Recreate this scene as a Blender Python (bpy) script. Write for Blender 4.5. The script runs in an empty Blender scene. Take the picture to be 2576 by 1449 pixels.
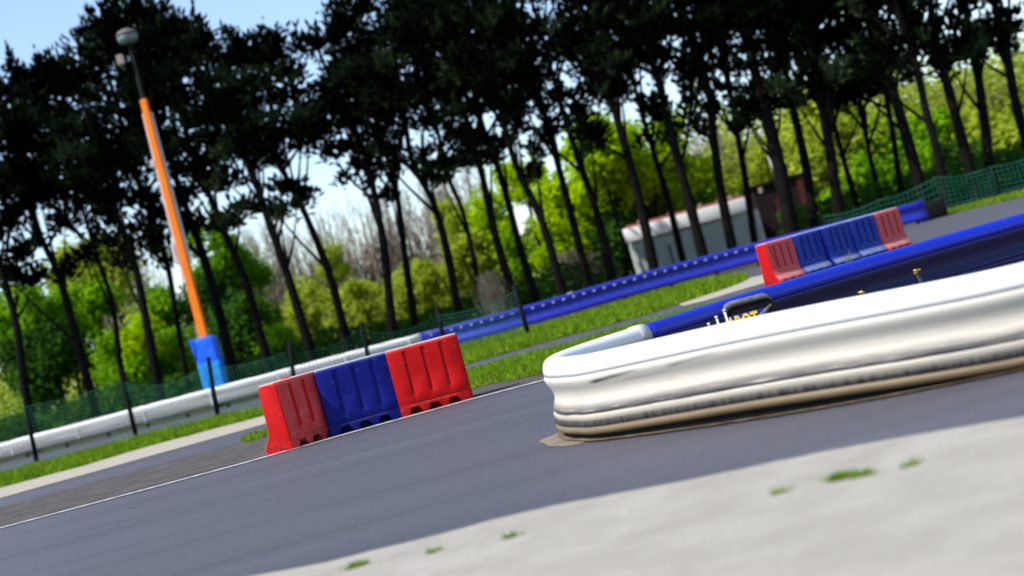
import bpy, bmesh, math, random
from mathutils import Vector, Matrix
from mathutils.geometry import tessellate_polygon
C = bpy.context.scene.collection
SC = bpy.context.scene
R = math.radians

# ------------------------------------------------------------------ camera
CAM_H, LENS, ROLL, V0 = 1.03, 50.0, R(15.0), 23.0
FPX = LENS / 36.0 * 2576
PITCH = math.atan(V0 / FPX)
fw = Vector((0, math.cos(PITCH), math.sin(PITCH)))
up0 = Vector((0, -math.sin(PITCH), math.cos(PITCH)))
rt0 = Vector((1, 0, 0))
RT = rt0 * math.cos(ROLL) - up0 * math.sin(ROLL)
UP = rt0 * math.sin(ROLL) + up0 * math.cos(ROLL)
CAMP = Vector((0, 0, CAM_H))
cam_d = bpy.data.cameras.new('camera')
cam = bpy.data.objects.new('camera', cam_d)
C.objects.link(cam)
cam_d.lens = LENS
cam_d.sensor_width = 36
cam_d.clip_start = 0.1
cam_d.clip_end = 3000
M4 = Matrix((( RT.x, UP.x, -fw.x, CAMP.x), (RT.y, UP.y, -fw.y, CAMP.y), (RT.z, UP.z, -fw.z, CAMP.z), (0, 0, 0, 1)))
cam.matrix_world = M4
cam_d.dof.use_dof = True
cam_d.dof.focus_distance = 13.0
cam_d.dof.aperture_fstop = 1.1
SC.camera = cam

def ray(x, y):          # direction of a photograph point (2576 x 1449 frame)
    return fw * FPX + RT * (x - 1288) - UP * (y - 724.5)
def gp(x, y, z=0.0):    # where that sight line meets the level z
    d = ray(x, y)
    t = (z - CAM_H) / d.z
    return CAMP + d * t
def dp(x, y, Y):        # where that sight line reaches the distance Y
    d = ray(x, y)
    return CAMP + d * (Y / d.y)

# ------------------------------------------------------------------ helpers
def tag(o, label=None, cat=None, group=None, kind=None):
    if label: o['label'] = label
    if cat: o['category'] = cat
    if group: o['group'] = group
    if kind: o['kind'] = kind
    return o
def empty(name, loc=(0, 0, 0), rz=0.0):
    o = bpy.data.objects.new(name, None)
    C.objects.link(o)
    o.location = loc
    o.rotation_euler = (0, 0, rz)
    o.empty_display_size = 0.2
    return o
def link(name, me, parent=None):
    o = bpy.data.objects.new(name, me)
    C.objects.link(o)
    if parent: o.parent = parent
    return o
def obj(name, bm, mats, parent=None, smooth=None):
    me = bpy.data.meshes.new(name)
    if smooth is not None:
        for f in bm.faces: f.smooth = True
        for e in bm.edges:
            if len(e.link_faces) == 2 and e.calc_face_angle(0) > R(smooth): e.smooth = False
    bm.to_mesh(me)
    bm.free()
    for m in (mats if isinstance(mats, (list, tuple)) else [mats]): me.materials.append(m)
    return link(name, me, parent)
def pyd(name, v, f, mats, parent=None):
    me = bpy.data.meshes.new(name)
    me.from_pydata(v, [], f)
    for m in (mats if isinstance(mats, (list, tuple)) else [mats]): me.materials.append(m)
    return link(name, me, parent)
def add_box(bm, c, s, rz=0.0, bev=0.0, mi=0):
    b = bmesh.new()
    bmesh.ops.create_cube(b, size=1)
    bmesh.ops.scale(b, vec=s, verts=b.verts)
    if bev: bmesh.ops.bevel(b, geom=b.edges[:], offset=bev, segments=2, affect='EDGES', profile=0.5)
    bmesh.ops.rotate(b, cent=(0, 0, 0), matrix=Matrix.Rotation(rz, 3, 'Z'), verts=b.verts)
    bmesh.ops.translate(b, vec=c, verts=b.verts)
    merge(bm, b, mi)
def merge(bm, b, mi=0):
    m = {}
    for v in b.verts: m[v] = bm.verts.new(v.co)
    for f in b.faces:
        try: g = bm.faces.new([m[v] for v in f.verts])
        except ValueError: continue
        g.material_index = mi
        g.smooth = f.smooth
    b.free()
def frame(d):
    d = d.normalized()
    a = Vector((0, 0, 1)) if abs(d.z) < 0.9 else Vector((1, 0, 0))
    u = d.cross(a).normalized()
    return u, d.cross(u).normalized()
def add_tube(bm, pts, rad, n=7, cap=True, mi=0):
    pts = [Vector(p) for p in pts]
    if not isinstance(rad, (list, tuple)): rad = [rad] * len(pts)
    u, w = frame(pts[-1] - pts[0])
    rings = []
    for p, r in zip(pts, rad):
        rings.append([bm.verts.new(p + (u * math.cos(6.2832 * k / n) + w * math.sin(6.2832 * k / n)) * r) for k in range(n)])
    for a, b in zip(rings, rings[1:]):
        for k in range(n):
            f = bm.faces.new((a[k], a[(k + 1) % n], b[(k + 1) % n], b[k]))
            f.smooth = True
            f.material_index = mi
    if cap:
        for rg in (rings[0][::-1], rings[-1]):
            f = bm.faces.new(rg)
            f.material_index = mi
def catmull(pts, per=8):
    pts = [Vector(p) for p in pts]
    P = [pts[0] * 2 - pts[1]] + pts + [pts[-1] * 2 - pts[-2]]
    out = []
    for i in range(1, len(P) - 2):
        for k in range(per):
            t = k / per
            a, b, c, d = P[i - 1], P[i], P[i + 1], P[i + 2]
            out.append(0.5 * ((2 * b) + (c - a) * t + (2 * a - 5 * b + 4 * c - d) * t * t + (3 * b - a - 3 * c + d) * t ** 3))
    out.append(pts[-1])
    return out
def sweep(bm, path, prof, closed=True, mi=0, u0=0.0):
    """prof: (offset to the right of travel, height) ring; writes UV (metres along, height)"""
    uvl = bm.loops.layers.uv.verify()
    n = len(prof)
    rings, us = [], []
    u = u0
    for i, p in enumerate(path):
        a, b = path[max(i - 1, 0)], path[min(i + 1, len(path) - 1)]
        t = Vector((b.x - a.x, b.y - a.y, 0)).normalized()
        nr = Vector((t.y, -t.x, 0))
        if i: u += (p - path[i - 1]).length
        us.append(u)
        rings.append([bm.verts.new(p + nr * o + Vector((0, 0, h))) for o, h in prof])
    for i in range(len(path) - 1):
        for k in range(n if closed else n - 1):
            k2 = (k + 1) % n
            f = bm.faces.new((rings[i][k], rings[i][k2], rings[i + 1][k2], rings[i + 1][k]))
            f.material_index = mi
            f.smooth = True
            for l, (uu, kk) in zip(f.loops, ((us[i], k), (us[i], k2), (us[i + 1], k2), (us[i + 1], k))):
                l[uvl].uv = (uu, prof[kk][1])
    if closed:
        for rg in (rings[0], rings[-1][::-1]):
            bm.faces.new(rg).material_index = mi
    bmesh.ops.recalc_face_normals(bm, faces=bm.faces)
def sheet(name, poly, z, mat, kind='structure'):
    poly = [Vector((p[0], p[1], z)) for p in poly]
    tris = tessellate_polygon([poly])
    bm = bmesh.new()
    vs = [bm.verts.new(p) for p in poly]
    for t in tris:
        f = bm.faces.new([vs[i] for i in t])
        f.normal_update()
        if f.normal.z < 0: f.normal_flip()
    o = obj(name, bm, mat)
    o['kind'] = kind
    return o
def sample_poly(poly, n, rnd):
    poly = [Vector((p[0], p[1], 0)) for p in poly]
    tris = [[poly[i] for i in t] for t in tessellate_polygon([poly])]
    ar = [abs((b - a).cross(c - a).z) / 2 for a, b, c in tris]
    out = []
    for t in rnd.choices(tris, ar, k=n):
        a, b = rnd.random(), rnd.random()
        if a + b > 1: a, b = 1 - a, 1 - b
        out.append(t[0] + (t[1] - t[0]) * a + (t[2] - t[0]) * b)
    return out

# ------------------------------------------------------------------ materials
class N:
    def __init__(s, name):
        s.m = bpy.data.materials.new(name)
        s.m.use_nodes = True
        s.t = s.m.node_tree
        s.b = s.t.nodes['Principled BSDF']
        s.out = s.t.nodes['Material Output']
    def n(s, typ, **k):
        nd = s.t.nodes.new(typ)
        for a, v in k.items(): setattr(nd, a, v)
        return nd
    def l(s, a, b): s.t.links.new(a, b)
    def coord(s, kind='Object', scale=(1, 1, 1)):
        c = s.n('ShaderNodeTexCoord')
        mp = s.n('ShaderNodeMapping')
        mp.inputs['Scale'].default_value = scale
        s.l(c.outputs[kind], mp.inputs['Vector'])
        return mp.outputs[0]
    def noise(s, vec, scale, detail=4, rough=0.6):
        t = s.n('ShaderNodeTexNoise')
        t.inputs['Scale'].default_value = scale
        t.inputs['Detail'].default_value = detail
        t.inputs['Roughness'].default_value = rough
        s.l(vec, t.inputs['Vector'])
        return t.outputs['Fac']
    def ramp(s, fac, stops):
        r = s.n('ShaderNodeValToRGB')
        e = r.color_ramp.elements
        while len(e) < len(stops): e.new(0.5)
        for q, (p, c) in zip(e, stops):
            q.position = p
            q.color = (c, c, c, 1) if isinstance(c, (int, float)) else tuple(c) + (1,)
        s.l(fac, r.inputs[0])
        return r.outputs[0]
    def mix(s, fac, a, b, bt='MIX'):
        m = s.n('ShaderNodeMix', data_type='RGBA', blend_type=bt)
        for v, i in ((fac, 0), (a, 6), (b, 7)):
            if hasattr(v, 'is_output'): s.l(v, m.inputs[i])
            elif isinstance(v, (int, float)): m.inputs[i].default_value = v
            else: m.inputs[i].default_value = tuple(v) + (1,)
        return m.outputs[2]
    def math(s, op, a, b=0.0, clamp=False):
        m = s.n('ShaderNodeMath', operation=op, use_clamp=clamp)
        for v, i in ((a, 0), (b, 1)):
            if hasattr(v, 'is_output'): s.l(v, m.inputs[i])
            else: m.inputs[i].default_value = v
        return m.outputs[0]
    def bump(s, h, strength=0.3, dist=0.01):
        b = s.n('ShaderNodeBump')
        b.inputs['Strength'].default_value = strength
        b.inputs['Distance'].default_value = dist
        s.l(h, b.inputs['Height'])
        s.l(b.outputs[0], s.b.inputs['Normal'])
    def base(s, c):
        if hasattr(c, 'is_output'): s.l(c, s.b.inputs['Base Color'])
        else: s.b.inputs['Base Color'].default_value = tuple(c) + (1,)
        return s
    def set(s, rough=0.6, spec=0.5, metal=0.0):
        s.b.inputs['Roughness'].default_value = rough
        s.b.inputs['Specular IOR Level'].default_value = spec
        s.b.inputs['Metallic'].default_value = metal
        return s.m

def mottled(name, c1, c2, scale=6, rough=0.7, spec=0.4, bump=0.0, bscale=40, dist=0.01, stretch=(1, 1, 1)):
    k = N(name)
    v = k.coord('Object', stretch)
    k.base(k.mix(k.ramp(k.noise(v, scale, 6), [(0.35, 0.0), (0.65, 1.0)]), c1, c2))
    if bump: k.bump(k.noise(v, bscale, 4), bump, dist)
    return k.set(rough, spec)

def asphalt_mat(name, c1, c2, c3):
    k = N(name)
    v = k.coord('Object')
    vs = k.coord('Object', (0.35, 2.2, 1))
    big = k.ramp(k.noise(vs, 0.55, 5), [(0.35, 0.0), (0.7, 1.0)])
    grain = k.noise(v, 160, 2)
    col = k.mix(big, c1, c2)
    col = k.mix(k.ramp(grain, [(0.45, 0.0), (0.75, 1.0)]), col, c3)
    mid = k.noise(k.coord('Object', (1, 0.6, 1)), 30, 4, 0.75)
    col = k.mix(k.math('MULTIPLY', k.ramp(mid, [(0.42, 0.0), (0.66, 1.0)]), 0.5), col, c3)
    rub = k.ramp(k.noise(k.coord('Object', (0.10, 2.6, 1)), 1.0, 4), [(0.52, 0.0), (0.68, 1.0)])
    col = k.mix(k.math('MULTIPLY', rub, 0.35), col, (0.024, 0.024, 0.030))
    spots = k.ramp(k.noise(v, 9, 2), [(0.7, 0.0), (0.76, 1.0)])
    k.base(k.mix(k.math('MULTIPLY', spots, 0.3), col, (0.03, 0.03, 0.032)))
    k.bump(k.math('ADD', grain, k.noise(v, 55, 3)), 0.5, 0.006)
    return k.set(0.62, 0.42)

M = {}
M['asphalt'] = asphalt_mat('track_asphalt', (0.031, 0.031, 0.041), (0.053, 0.053, 0.067), (0.105, 0.105, 0.125))
M['shoulder'] = mottled('gravelly_shoulder', (0.050, 0.046, 0.044), (0.085, 0.078, 0.072), 2.5, 0.95, 0.15, 0.5, 60, 0.01)
M['concrete'] = (lambda k: (k.base(k.mix(k.ramp(k.noise(k.coord('Object'), 2.2, 6), [(0.3, 0.0), (0.7, 1.0)]), (0.24, 0.222, 0.19),
                k.mix(k.ramp(k.noise(k.coord('Object'), 45, 3), [(0.4, 0.0), (0.65, 1.0)]), (0.285, 0.266, 0.23), (0.36, 0.34, 0.30)))),
                k.bump(k.noise(k.coord('Object'), 70, 4), 0.4, 0.005), k.set(0.85, 0.25))[-1])(N('pale_concrete'))
M['sand'] = mottled('sandy_strip', (0.27, 0.24, 0.19), (0.36, 0.33, 0.28), 8, 0.95, 0.1, 0.6, 60, 0.01)
M['soil'] = mottled('woodland_soil', (0.030, 0.034, 0.012), (0.06, 0.055, 0.03), 1.2, 1.0, 0.1, 0.5, 20, 0.05)
M['verge'] = mottled('verge_turf', (0.05, 0.10, 0.012), (0.10, 0.13, 0.025), 3, 1.0, 0.1, 0.5, 30, 0.03)
M['dirt'] = mottled('rail_dirt', (0.11, 0.08, 0.045), (0.20, 0.155, 0.10), 7, 1.0, 0.1, 0.8, 40, 0.02)
M['dust'] = mottled('pale_dust', (0.13, 0.11, 0.09), (0.24, 0.20, 0.155), 9, 1.0, 0.1, 0.5, 60, 0.01)
M['line'] = mottled('line_paint', (0.60, 0.60, 0.60), (0.22, 0.22, 0.24), 11, 0.7, 0.3)

def blades(name, c1, c2, c3, trans=0.35):
    k = N(name)
    v = k.coord('Object')
    c = k.mix(k.ramp(k.noise(v, 1.7, 3), [(0.35, 0.0), (0.65, 1.0)]), c1, c2)
    c = k.mix(k.ramp(k.noise(v, 37, 2), [(0.55, 0.0), (0.7, 0.8)]), c, c3)
    c = k.mix(k.math('MULTIPLY', k.ramp(k.noise(v, 2.6, 5, 0.7), [(0.50, 0.0), (0.62, 1.0)]), 0.6), c, (0.20, 0.17, 0.045))
    d = k.n('ShaderNodeBsdfDiffuse')
    t = k.n('ShaderNodeBsdfTranslucent')
    g = k.n('ShaderNodeMixShader')
    g.inputs[0].default_value = trans
    k.l(c, d.inputs[0]); k.l(c, t.inputs[0])
    k.l(d.outputs[0], g.inputs[1]); k.l(t.outputs[0], g.inputs[2])
    k.l(g.outputs[0], k.out.inputs['Surface'])
    k.t.nodes.remove(k.b)
    return k.m
M['grass'] = blades('grass_blades', (0.085, 0.20, 0.006), (0.16, 0.29, 0.008), (0.30, 0.30, 0.04))
def leaf(name, c1, c2, trans=0.4, scale=0.8, lo=0.35):
    k = N(name)
    v = k.coord('Object')
    oi = k.n('ShaderNodeObjectInfo')
    c = k.mix(k.ramp(k.noise(v, scale, 3), [(lo, 0.0), (0.66, 1.0)]), c1, c2)
    c = k.mix(k.math('MULTIPLY', oi.outputs['Random'], 0.35 if lo < 0.4 else 0.06), c, c2)
    d = k.n('ShaderNodeBsdfDiffuse')
    t = k.n('ShaderNodeBsdfTranslucent')
    g = k.n('ShaderNodeMixShader')
    g.inputs[0].default_value = trans
    k.l(c, d.inputs[0]); k.l(c, t.inputs[0])
    k.l(d.outputs[0], g.inputs[1]); k.l(t.outputs[0], g.inputs[2])
    k.l(g.outputs[0], k.out.inputs['Surface'])
    k.t.nodes.remove(k.b)
    return k.m
M['needle'] = leaf('pine_needles', (0.001, 0.002, 0.0008), (0.045, 0.075, 0.030), 0.03, 0.55, 0.50)  # noise puts sunlit tufts into the needle colour as paler clumps
M['yellow_leaf'] = leaf('spring_leaves', (0.25, 0.44, 0.003), (0.42, 0.58, 0.004), 0.5)
M['green_leaf'] = leaf('bush_leaves', (0.08, 0.24, 0.006), (0.22, 0.42, 0.010), 0.45)
M['dark_leaf'] = leaf('laurel_leaves', (0.018, 0.055, 0.010), (0.05, 0.13, 0.012), 0.35)
M['olive_leaf'] = leaf('olive_leaves', (0.20, 0.32, 0.015), (0.42, 0.48, 0.05), 0.45)
M['bark'] = mottled('pine_bark', (0.003, 0.0027, 0.0024), (0.0085, 0.007, 0.006), 5, 0.95, 0.1, 0.8, 14, 0.05, (1, 1, 0.25))
M['twig'] = mottled('bare_twigs', (0.20, 0.155, 0.12), (0.34, 0.28, 0.22), 2, 0.9, 0.2)
M['reed'] = mottled('dry_reed', (0.42, 0.32, 0.18), (0.55, 0.45, 0.30), 2, 0.9, 0.2)

def plastic(name, col, dust=(0.5, 0.4, 0.4), amt=0.25, rough=0.52, top=0.8):
    k = N(name)
    v = k.coord('Object')
    g = k.n('ShaderNodeNewGeometry')
    sp = k.n('ShaderNodeSeparateXYZ')
    k.l(g.outputs['Normal'], sp.inputs[0])
    upw = k.math('MULTIPLY', k.ramp(sp.outputs[2], [(0.35, 0.0), (0.95, 1.0)]), top)
    patch = k.ramp(k.noise(v, 7, 7, 0.7), [(0.40, 0.0), (0.75, 1.0)])
    fine = k.ramp(k.noise(v, 60, 4), [(0.35, 0.3), (0.7, 1.0)])
    f = k.math('ADD', k.math('MULTIPLY', k.math('MULTIPLY', patch, fine), amt), upw, True)
    c = k.mix(f, col, dust)
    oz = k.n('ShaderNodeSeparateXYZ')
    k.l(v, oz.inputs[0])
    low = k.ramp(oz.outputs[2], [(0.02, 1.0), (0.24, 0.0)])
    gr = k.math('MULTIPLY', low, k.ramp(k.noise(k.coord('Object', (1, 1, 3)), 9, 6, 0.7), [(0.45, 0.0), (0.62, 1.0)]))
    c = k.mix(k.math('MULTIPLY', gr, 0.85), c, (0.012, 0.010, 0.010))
    scr = k.ramp(k.noise(k.coord('Object', (3, 3, 40)), 3, 2), [(0.70, 0.0), (0.73, 1.0)])
    c = k.mix(k.math('MULTIPLY', scr, 0.25), c, dust)
    k.base(c)
    k.bump(k.noise(v, 18, 4), 0.12, 0.01)
    k.l(k.math('ADD', k.math('MULTIPLY', f, 0.4), rough, True), k.b.inputs['Roughness'])
    k.b.inputs['Specular IOR Level'].default_value = 0.12
    return k.m
RED, BLUE = (0.38, 0.001, 0.0012), (0.0015, 0.005, 0.14)
M['red'] = plastic('red_plastic', RED, (0.62, 0.42, 0.40), 0.025)
M['red_dusty'] = plastic('faded_red_plastic', (0.60, 0.045, 0.038), (0.62, 0.34, 0.32), 0.35)
M['red_pale'] = plastic('sunbleached_red_plastic', (0.48, 0.075, 0.075), (0.58, 0.32, 0.32), 0.32)
M['red_groove'] = plastic('red_groove', (0.50, 0.004, 0.004), (0.5, 0.1, 0.1), 0.1, 0.45, 0.1)
M['blue'] = plastic('blue_plastic', BLUE, (0.45, 0.50, 0.62), 0.02)
M['blue_pale'] = plastic('sunbleached_blue_plastic', (0.008, 0.032, 0.25), (0.40, 0.46, 0.58), 0.12)
M['blue_groove'] = plastic('blue_groove', (0.002, 0.008, 0.22), (0.1, 0.15, 0.4), 0.1, 0.45, 0.1)
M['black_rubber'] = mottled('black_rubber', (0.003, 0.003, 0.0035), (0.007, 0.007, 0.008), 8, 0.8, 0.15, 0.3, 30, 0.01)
M['dark_metal'] = mottled('dark_painted_steel', (0.004, 0.006, 0.0055), (0.010, 0.012, 0.011), 8, 0.85, 0.1)

def rail_white(marks):
    k = N('white_rail_plastic')
    uv = k.n('ShaderNodeUVMap')
    s = k.n('ShaderNodeSeparateXYZ')
    k.l(uv.outputs[0], s.inputs[0])
    def st(su, sv):
        mp = k.n('ShaderNodeMapping')
        mp.inputs['Scale'].default_value = (su, sv, 1)
        k.l(uv.outputs[0], mp.inputs[0])
        return mp.outputs[0]
    h = s.outputs[1]
    hw = k.math('ADD', h, k.math('MULTIPLY', k.math('SUBTRACT', k.noise(st(1.3, 3), 1.0, 3), 0.5), 0.035))
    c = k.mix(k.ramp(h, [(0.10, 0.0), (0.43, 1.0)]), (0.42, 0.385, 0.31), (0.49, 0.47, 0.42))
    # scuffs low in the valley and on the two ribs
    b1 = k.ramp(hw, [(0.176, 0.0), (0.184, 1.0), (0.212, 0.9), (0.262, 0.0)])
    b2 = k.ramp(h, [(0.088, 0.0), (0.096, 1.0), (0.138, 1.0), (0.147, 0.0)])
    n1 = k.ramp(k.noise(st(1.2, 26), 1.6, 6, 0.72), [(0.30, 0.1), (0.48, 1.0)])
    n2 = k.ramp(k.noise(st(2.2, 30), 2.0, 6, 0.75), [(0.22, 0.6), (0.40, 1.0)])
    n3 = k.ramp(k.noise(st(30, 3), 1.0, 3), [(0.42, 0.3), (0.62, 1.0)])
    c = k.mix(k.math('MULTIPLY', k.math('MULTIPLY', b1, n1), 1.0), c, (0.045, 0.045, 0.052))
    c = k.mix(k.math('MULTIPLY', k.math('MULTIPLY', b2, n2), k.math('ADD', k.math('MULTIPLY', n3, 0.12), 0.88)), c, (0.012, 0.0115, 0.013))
    tan = k.ramp(h, [(0.090, 1.0), (0.098, 0.0)])
    c = k.mix(k.math('MULTIPLY', tan, 0.9), c, k.mix(k.noise(st(3, 20), 1.0, 5), (0.075, 0.043, 0.016), (0.18, 0.115, 0.052)))
    blot = k.ramp(k.noise(st(0.9, 5), 1.4, 4), [(0.55, 0.0), (0.75, 1.0)])
    val = k.ramp(h, [(0.20, 0.0), (0.28, 1.0), (0.33, 1.0), (0.40, 0.0)])
    c = k.mix(k.math('MULTIPLY', k.math('MULTIPLY', blot, val), 0.6), c, (0.36, 0.30, 0.22))
    # long black tyre rubs below the top roll
    rub = k.ramp(k.noise(st(0.8, 40), 1.0, 3), [(0.66, 0.0), (0.69, 1.0)])
    rb = k.ramp(h, [(0.345, 0.0), (0.36, 1.0), (0.40, 1.0), (0.41, 0.0)])
    c = k.mix(k.math('MULTIPLY', k.math('MULTIPLY', rub, rb), 0.8), c, (0.06, 0.06, 0.07))
    for u0, u1, h0, h1, st_ in marks:       # black tyre rubs
        tt = k.math('DIVIDE', k.math('SUBTRACT', s.outputs[0], u0), u1 - u0)
        hc = k.math('ADD', k.math('MULTIPLY', tt, h1 - h0), h0)
        dd = k.math('ABSOLUTE', k.math('SUBTRACT', h, hc))
        hh = k.ramp(k.math('ADD', k.math('MULTIPLY', dd, 30.0), k.math('MULTIPLY', k.noise(st(9, 60), 1.0, 3), 0.5)), [(0.35, 1.0), (0.75, 0.0)])
        uu = k.ramp(tt, [(0.0, 0.0), (0.25, 0.6), (0.85, 1.0), (1.0, 0.0)])
        c = k.mix(k.math('MULTIPLY', k.math('MULTIPLY', hh, uu), st_), c, (0.02, 0.02, 0.026))
    k.base(c)
    wr = k.ramp(h, [(0.16, 0.0), (0.19, 1.0), (0.27, 0.4), (0.34, 0.0)])
    k.bump(k.math('MULTIPLY', k.noise(st(2.4, 16), 2.0, 5, 0.62), wr), 0.8, 0.022)
    return k.set(0.55, 0.3)
def rail_plain(name, c1, c2, dust, rough=0.35):
    k = N(name)
    v = k.coord('Object')
    c = k.mix(k.noise(v, 1.2, 4), c1, c2)
    sp = k.ramp(k.noise(v, 70, 3), [(0.64, 0.0), (0.70, 1.0)])
    c = k.mix(k.math('MULTIPLY', sp, 0.35), c, dust)
    k.base(c)
    k.bump(k.noise(v, 40, 3), 0.05, 0.005)
    return k.set(rough, 0.45)
M['rail_blue'] = rail_plain('blue_rail_plastic', (0.002, 0.014, 0.34), (0.003, 0.019, 0.42), (0.4, 0.45, 0.6))
M['rail_blue_shaded'] = rail_plain('shaded_blue_rail_plastic', (0.0005, 0.0015, 0.045), (0.001, 0.002, 0.065), (0.1, 0.12, 0.2), 0.6)  # same blue plastic as the roll, overhang shade put into its colour
M['rail_top_white'] = rail_plain('white_pipe_plastic', (0.76, 0.76, 0.75), (0.72, 0.72, 0.71), (0.7, 0.7, 0.7), 0.4)
M['far_blue'] = rail_plain('far_blue_rail', (0.006, 0.012, 0.27), (0.010, 0.02, 0.34), (0.3, 0.3, 0.6), 0.45)
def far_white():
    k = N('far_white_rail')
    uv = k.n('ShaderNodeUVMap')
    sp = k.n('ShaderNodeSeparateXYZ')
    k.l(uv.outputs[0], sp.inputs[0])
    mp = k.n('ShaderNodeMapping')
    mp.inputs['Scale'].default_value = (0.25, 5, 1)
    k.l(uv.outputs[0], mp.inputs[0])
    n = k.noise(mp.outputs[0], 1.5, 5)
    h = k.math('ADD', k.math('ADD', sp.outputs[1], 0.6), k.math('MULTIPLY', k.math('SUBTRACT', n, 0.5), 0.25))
    g = k.ramp(h, [(0.10, 0.06), (0.24, 0.16), (0.36, 0.55), (0.44, 1.0)])  # white along the top, much darker towards the bottom
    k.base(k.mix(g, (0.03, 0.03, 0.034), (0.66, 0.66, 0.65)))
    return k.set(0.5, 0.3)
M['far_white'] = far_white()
M['stud'] = mottled('grey_studs', (0.36, 0.38, 0.46), (0.27, 0.29, 0.36), 8, 0.5)
M['joint_dark'] = mottled('grey_joint', (0.40, 0.41, 0.42), (0.5, 0.5, 0.5), 8, 0.5)
M['net'] = mottled('green_net', (0.002, 0.055, 0.033), (0.004, 0.10, 0.058), 3, 0.6, 0.3)
M['orange'] = mottled('orange_foam', (0.92, 0.19, 0.002), (0.95, 0.24, 0.003), 1.5, 0.6, 0.3)
M['pale_trim'] = mottled('pale_trim', (0.50, 0.47, 0.46), (0.66, 0.63, 0.62), 3, 0.6)
M['pad_blue'] = mottled('blue_pad', (0.003, 0.11, 0.80), (0.004, 0.15, 0.86), 2, 0.4, 0.5, 0.5, 3, 0.1)
M['pad_light'] = mottled('light_blue_pad', (0.006, 0.28, 0.84), (0.012, 0.34, 0.88), 2, 0.4, 0.5, 0.5, 3, 0.1)
M['lamp'] = mottled('lamp_glass', (0.17, 0.23, 0.21), (0.10, 0.14, 0.13), 2, 0.3)
M['hood'] = mottled('grey_hood', (0.05, 0.055, 0.045), (0.12, 0.125, 0.11), 3, 0.8)
M['box'] = mottled('beige_box', (0.30, 0.24, 0.21), (0.24, 0.19, 0.17), 4, 0.7)
M['shed_wall'] = (lambda k: (k.base(k.mix(k.noise(k.coord('Object'), 1.5, 5), (0.36, 0.42, 0.43), (0.46, 0.51, 0.52))),
                  k.bump(k.ramp(k.math('FRACT', k.math('MULTIPLY', (lambda q: (k.l(k.coord('Object'), q.inputs[0]), q.outputs[2])[1])(k.n('ShaderNodeSeparateXYZ')), 5.0)), [(0.0, 0.0), (0.12, 1.0), (0.9, 1.0), (1.0, 0.0)]), 0.6, 0.02),
                  k.set(0.6, 0.3))[-1])(N('grey_cladding'))
M['fascia'] = mottled('white_fascia', (0.88, 0.88, 0.88), (0.82, 0.82, 0.83), 1.5, 0.5)
M['roof'] = mottled('red_roof', (0.30, 0.10, 0.07), (0.22, 0.08, 0.06), 3, 0.9)
M['hut'] = mottled('dark_boards', (0.009, 0.005, 0.006), (0.02, 0.010, 0.011), 4, 0.8, 0.2, 0.4, 12, 0.02)
M['hut_red'] = mottled('dark_red_panel', (0.06, 0.006, 0.007), (0.085, 0.010, 0.010), 3, 0.8)
M['yellow'] = mottled('yellow_lettering', (0.85, 0.62, 0.004), (0.9, 0.68, 0.01), 12, 0.5)
M['sign_blue'] = mottled('sign_blue', (0.01, 0.01, 0.25), (0.015, 0.015, 0.32), 8, 0.5)
M['rubber_rim'] = mottled('worn_rubber', (0.07, 0.07, 0.075), (0.14, 0.14, 0.15), 20, 0.7, 0.3, 0.5, 60, 0.01)
M['white_peg'] = mottled('white_peg', (0.6, 0.6, 0.6), (0.75, 0.75, 0.74), 20, 0.6)
M['stem'] = mottled('plant_stem', (0.05, 0.07, 0.03), (0.08, 0.09, 0.05), 20, 0.8)
M['stone'] = mottled('stone_chips', (0.03, 0.028, 0.026), (0.10, 0.095, 0.085), 3, 0.9)

# ------------------------------------------------------------------ ground
G = [(-400, -60), (400, -60), (400, 800), (-400, 800)]
sheet('ground', G, -0.012, M['soil'])
# far guard rail line: (photo x, y of its top, distance)
RAILTOP = [(-420, 1226, 55), (-150, 1155, 52.5), (0, 1115, 50.5), (260, 1047, 47.5), (526, 978, 45), (800, 906, 43.8), (1058, 838, 43.2), (1300, 775, 42.8),
           (1600, 690, 43.0), (1897, 611, 43.2), (2120, 555, 43), (2322, 503, 43)]
railpts = [dp(*p) for p in RAILTOP]
grass_r_low = [gp(*p) for p in [(2290, 564), (2377, 543), (2474, 518), (2576, 496), (2800, 440)]]
far = [Vector((-60, 60, 0))] + [p + Vector((0, 1.2, 0)) for p in railpts[:-1]] + [Vector((p.x, p.y, 0)) for p in grass_r_low] + [Vector((60, 38, 0))]
sheet('asphalt', [(-60, -40), (60, -40)] + [(p.x, p.y) for p in far[::-1]], 0.0, M['asphalt'])

apron_edge = [(-900, 1690), (500, 1472), (1000, 1372), (1318, 1290), (1714, 1213), (2110, 1131), (2576, 1050), (3000, 985)]
ae = [gp(*p) for p in apron_edge]
rn = random.Random(4)
ae = catmull(ae, 10)
ae = [p + Vector((0, rn.uniform(-0.012, 0.012), 0)) for p in ae]
sheet('apron', [(p.x, p.y) for p in ae] + [(14, -8), (-14, -8)], 0.004, M['concrete'])

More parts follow.
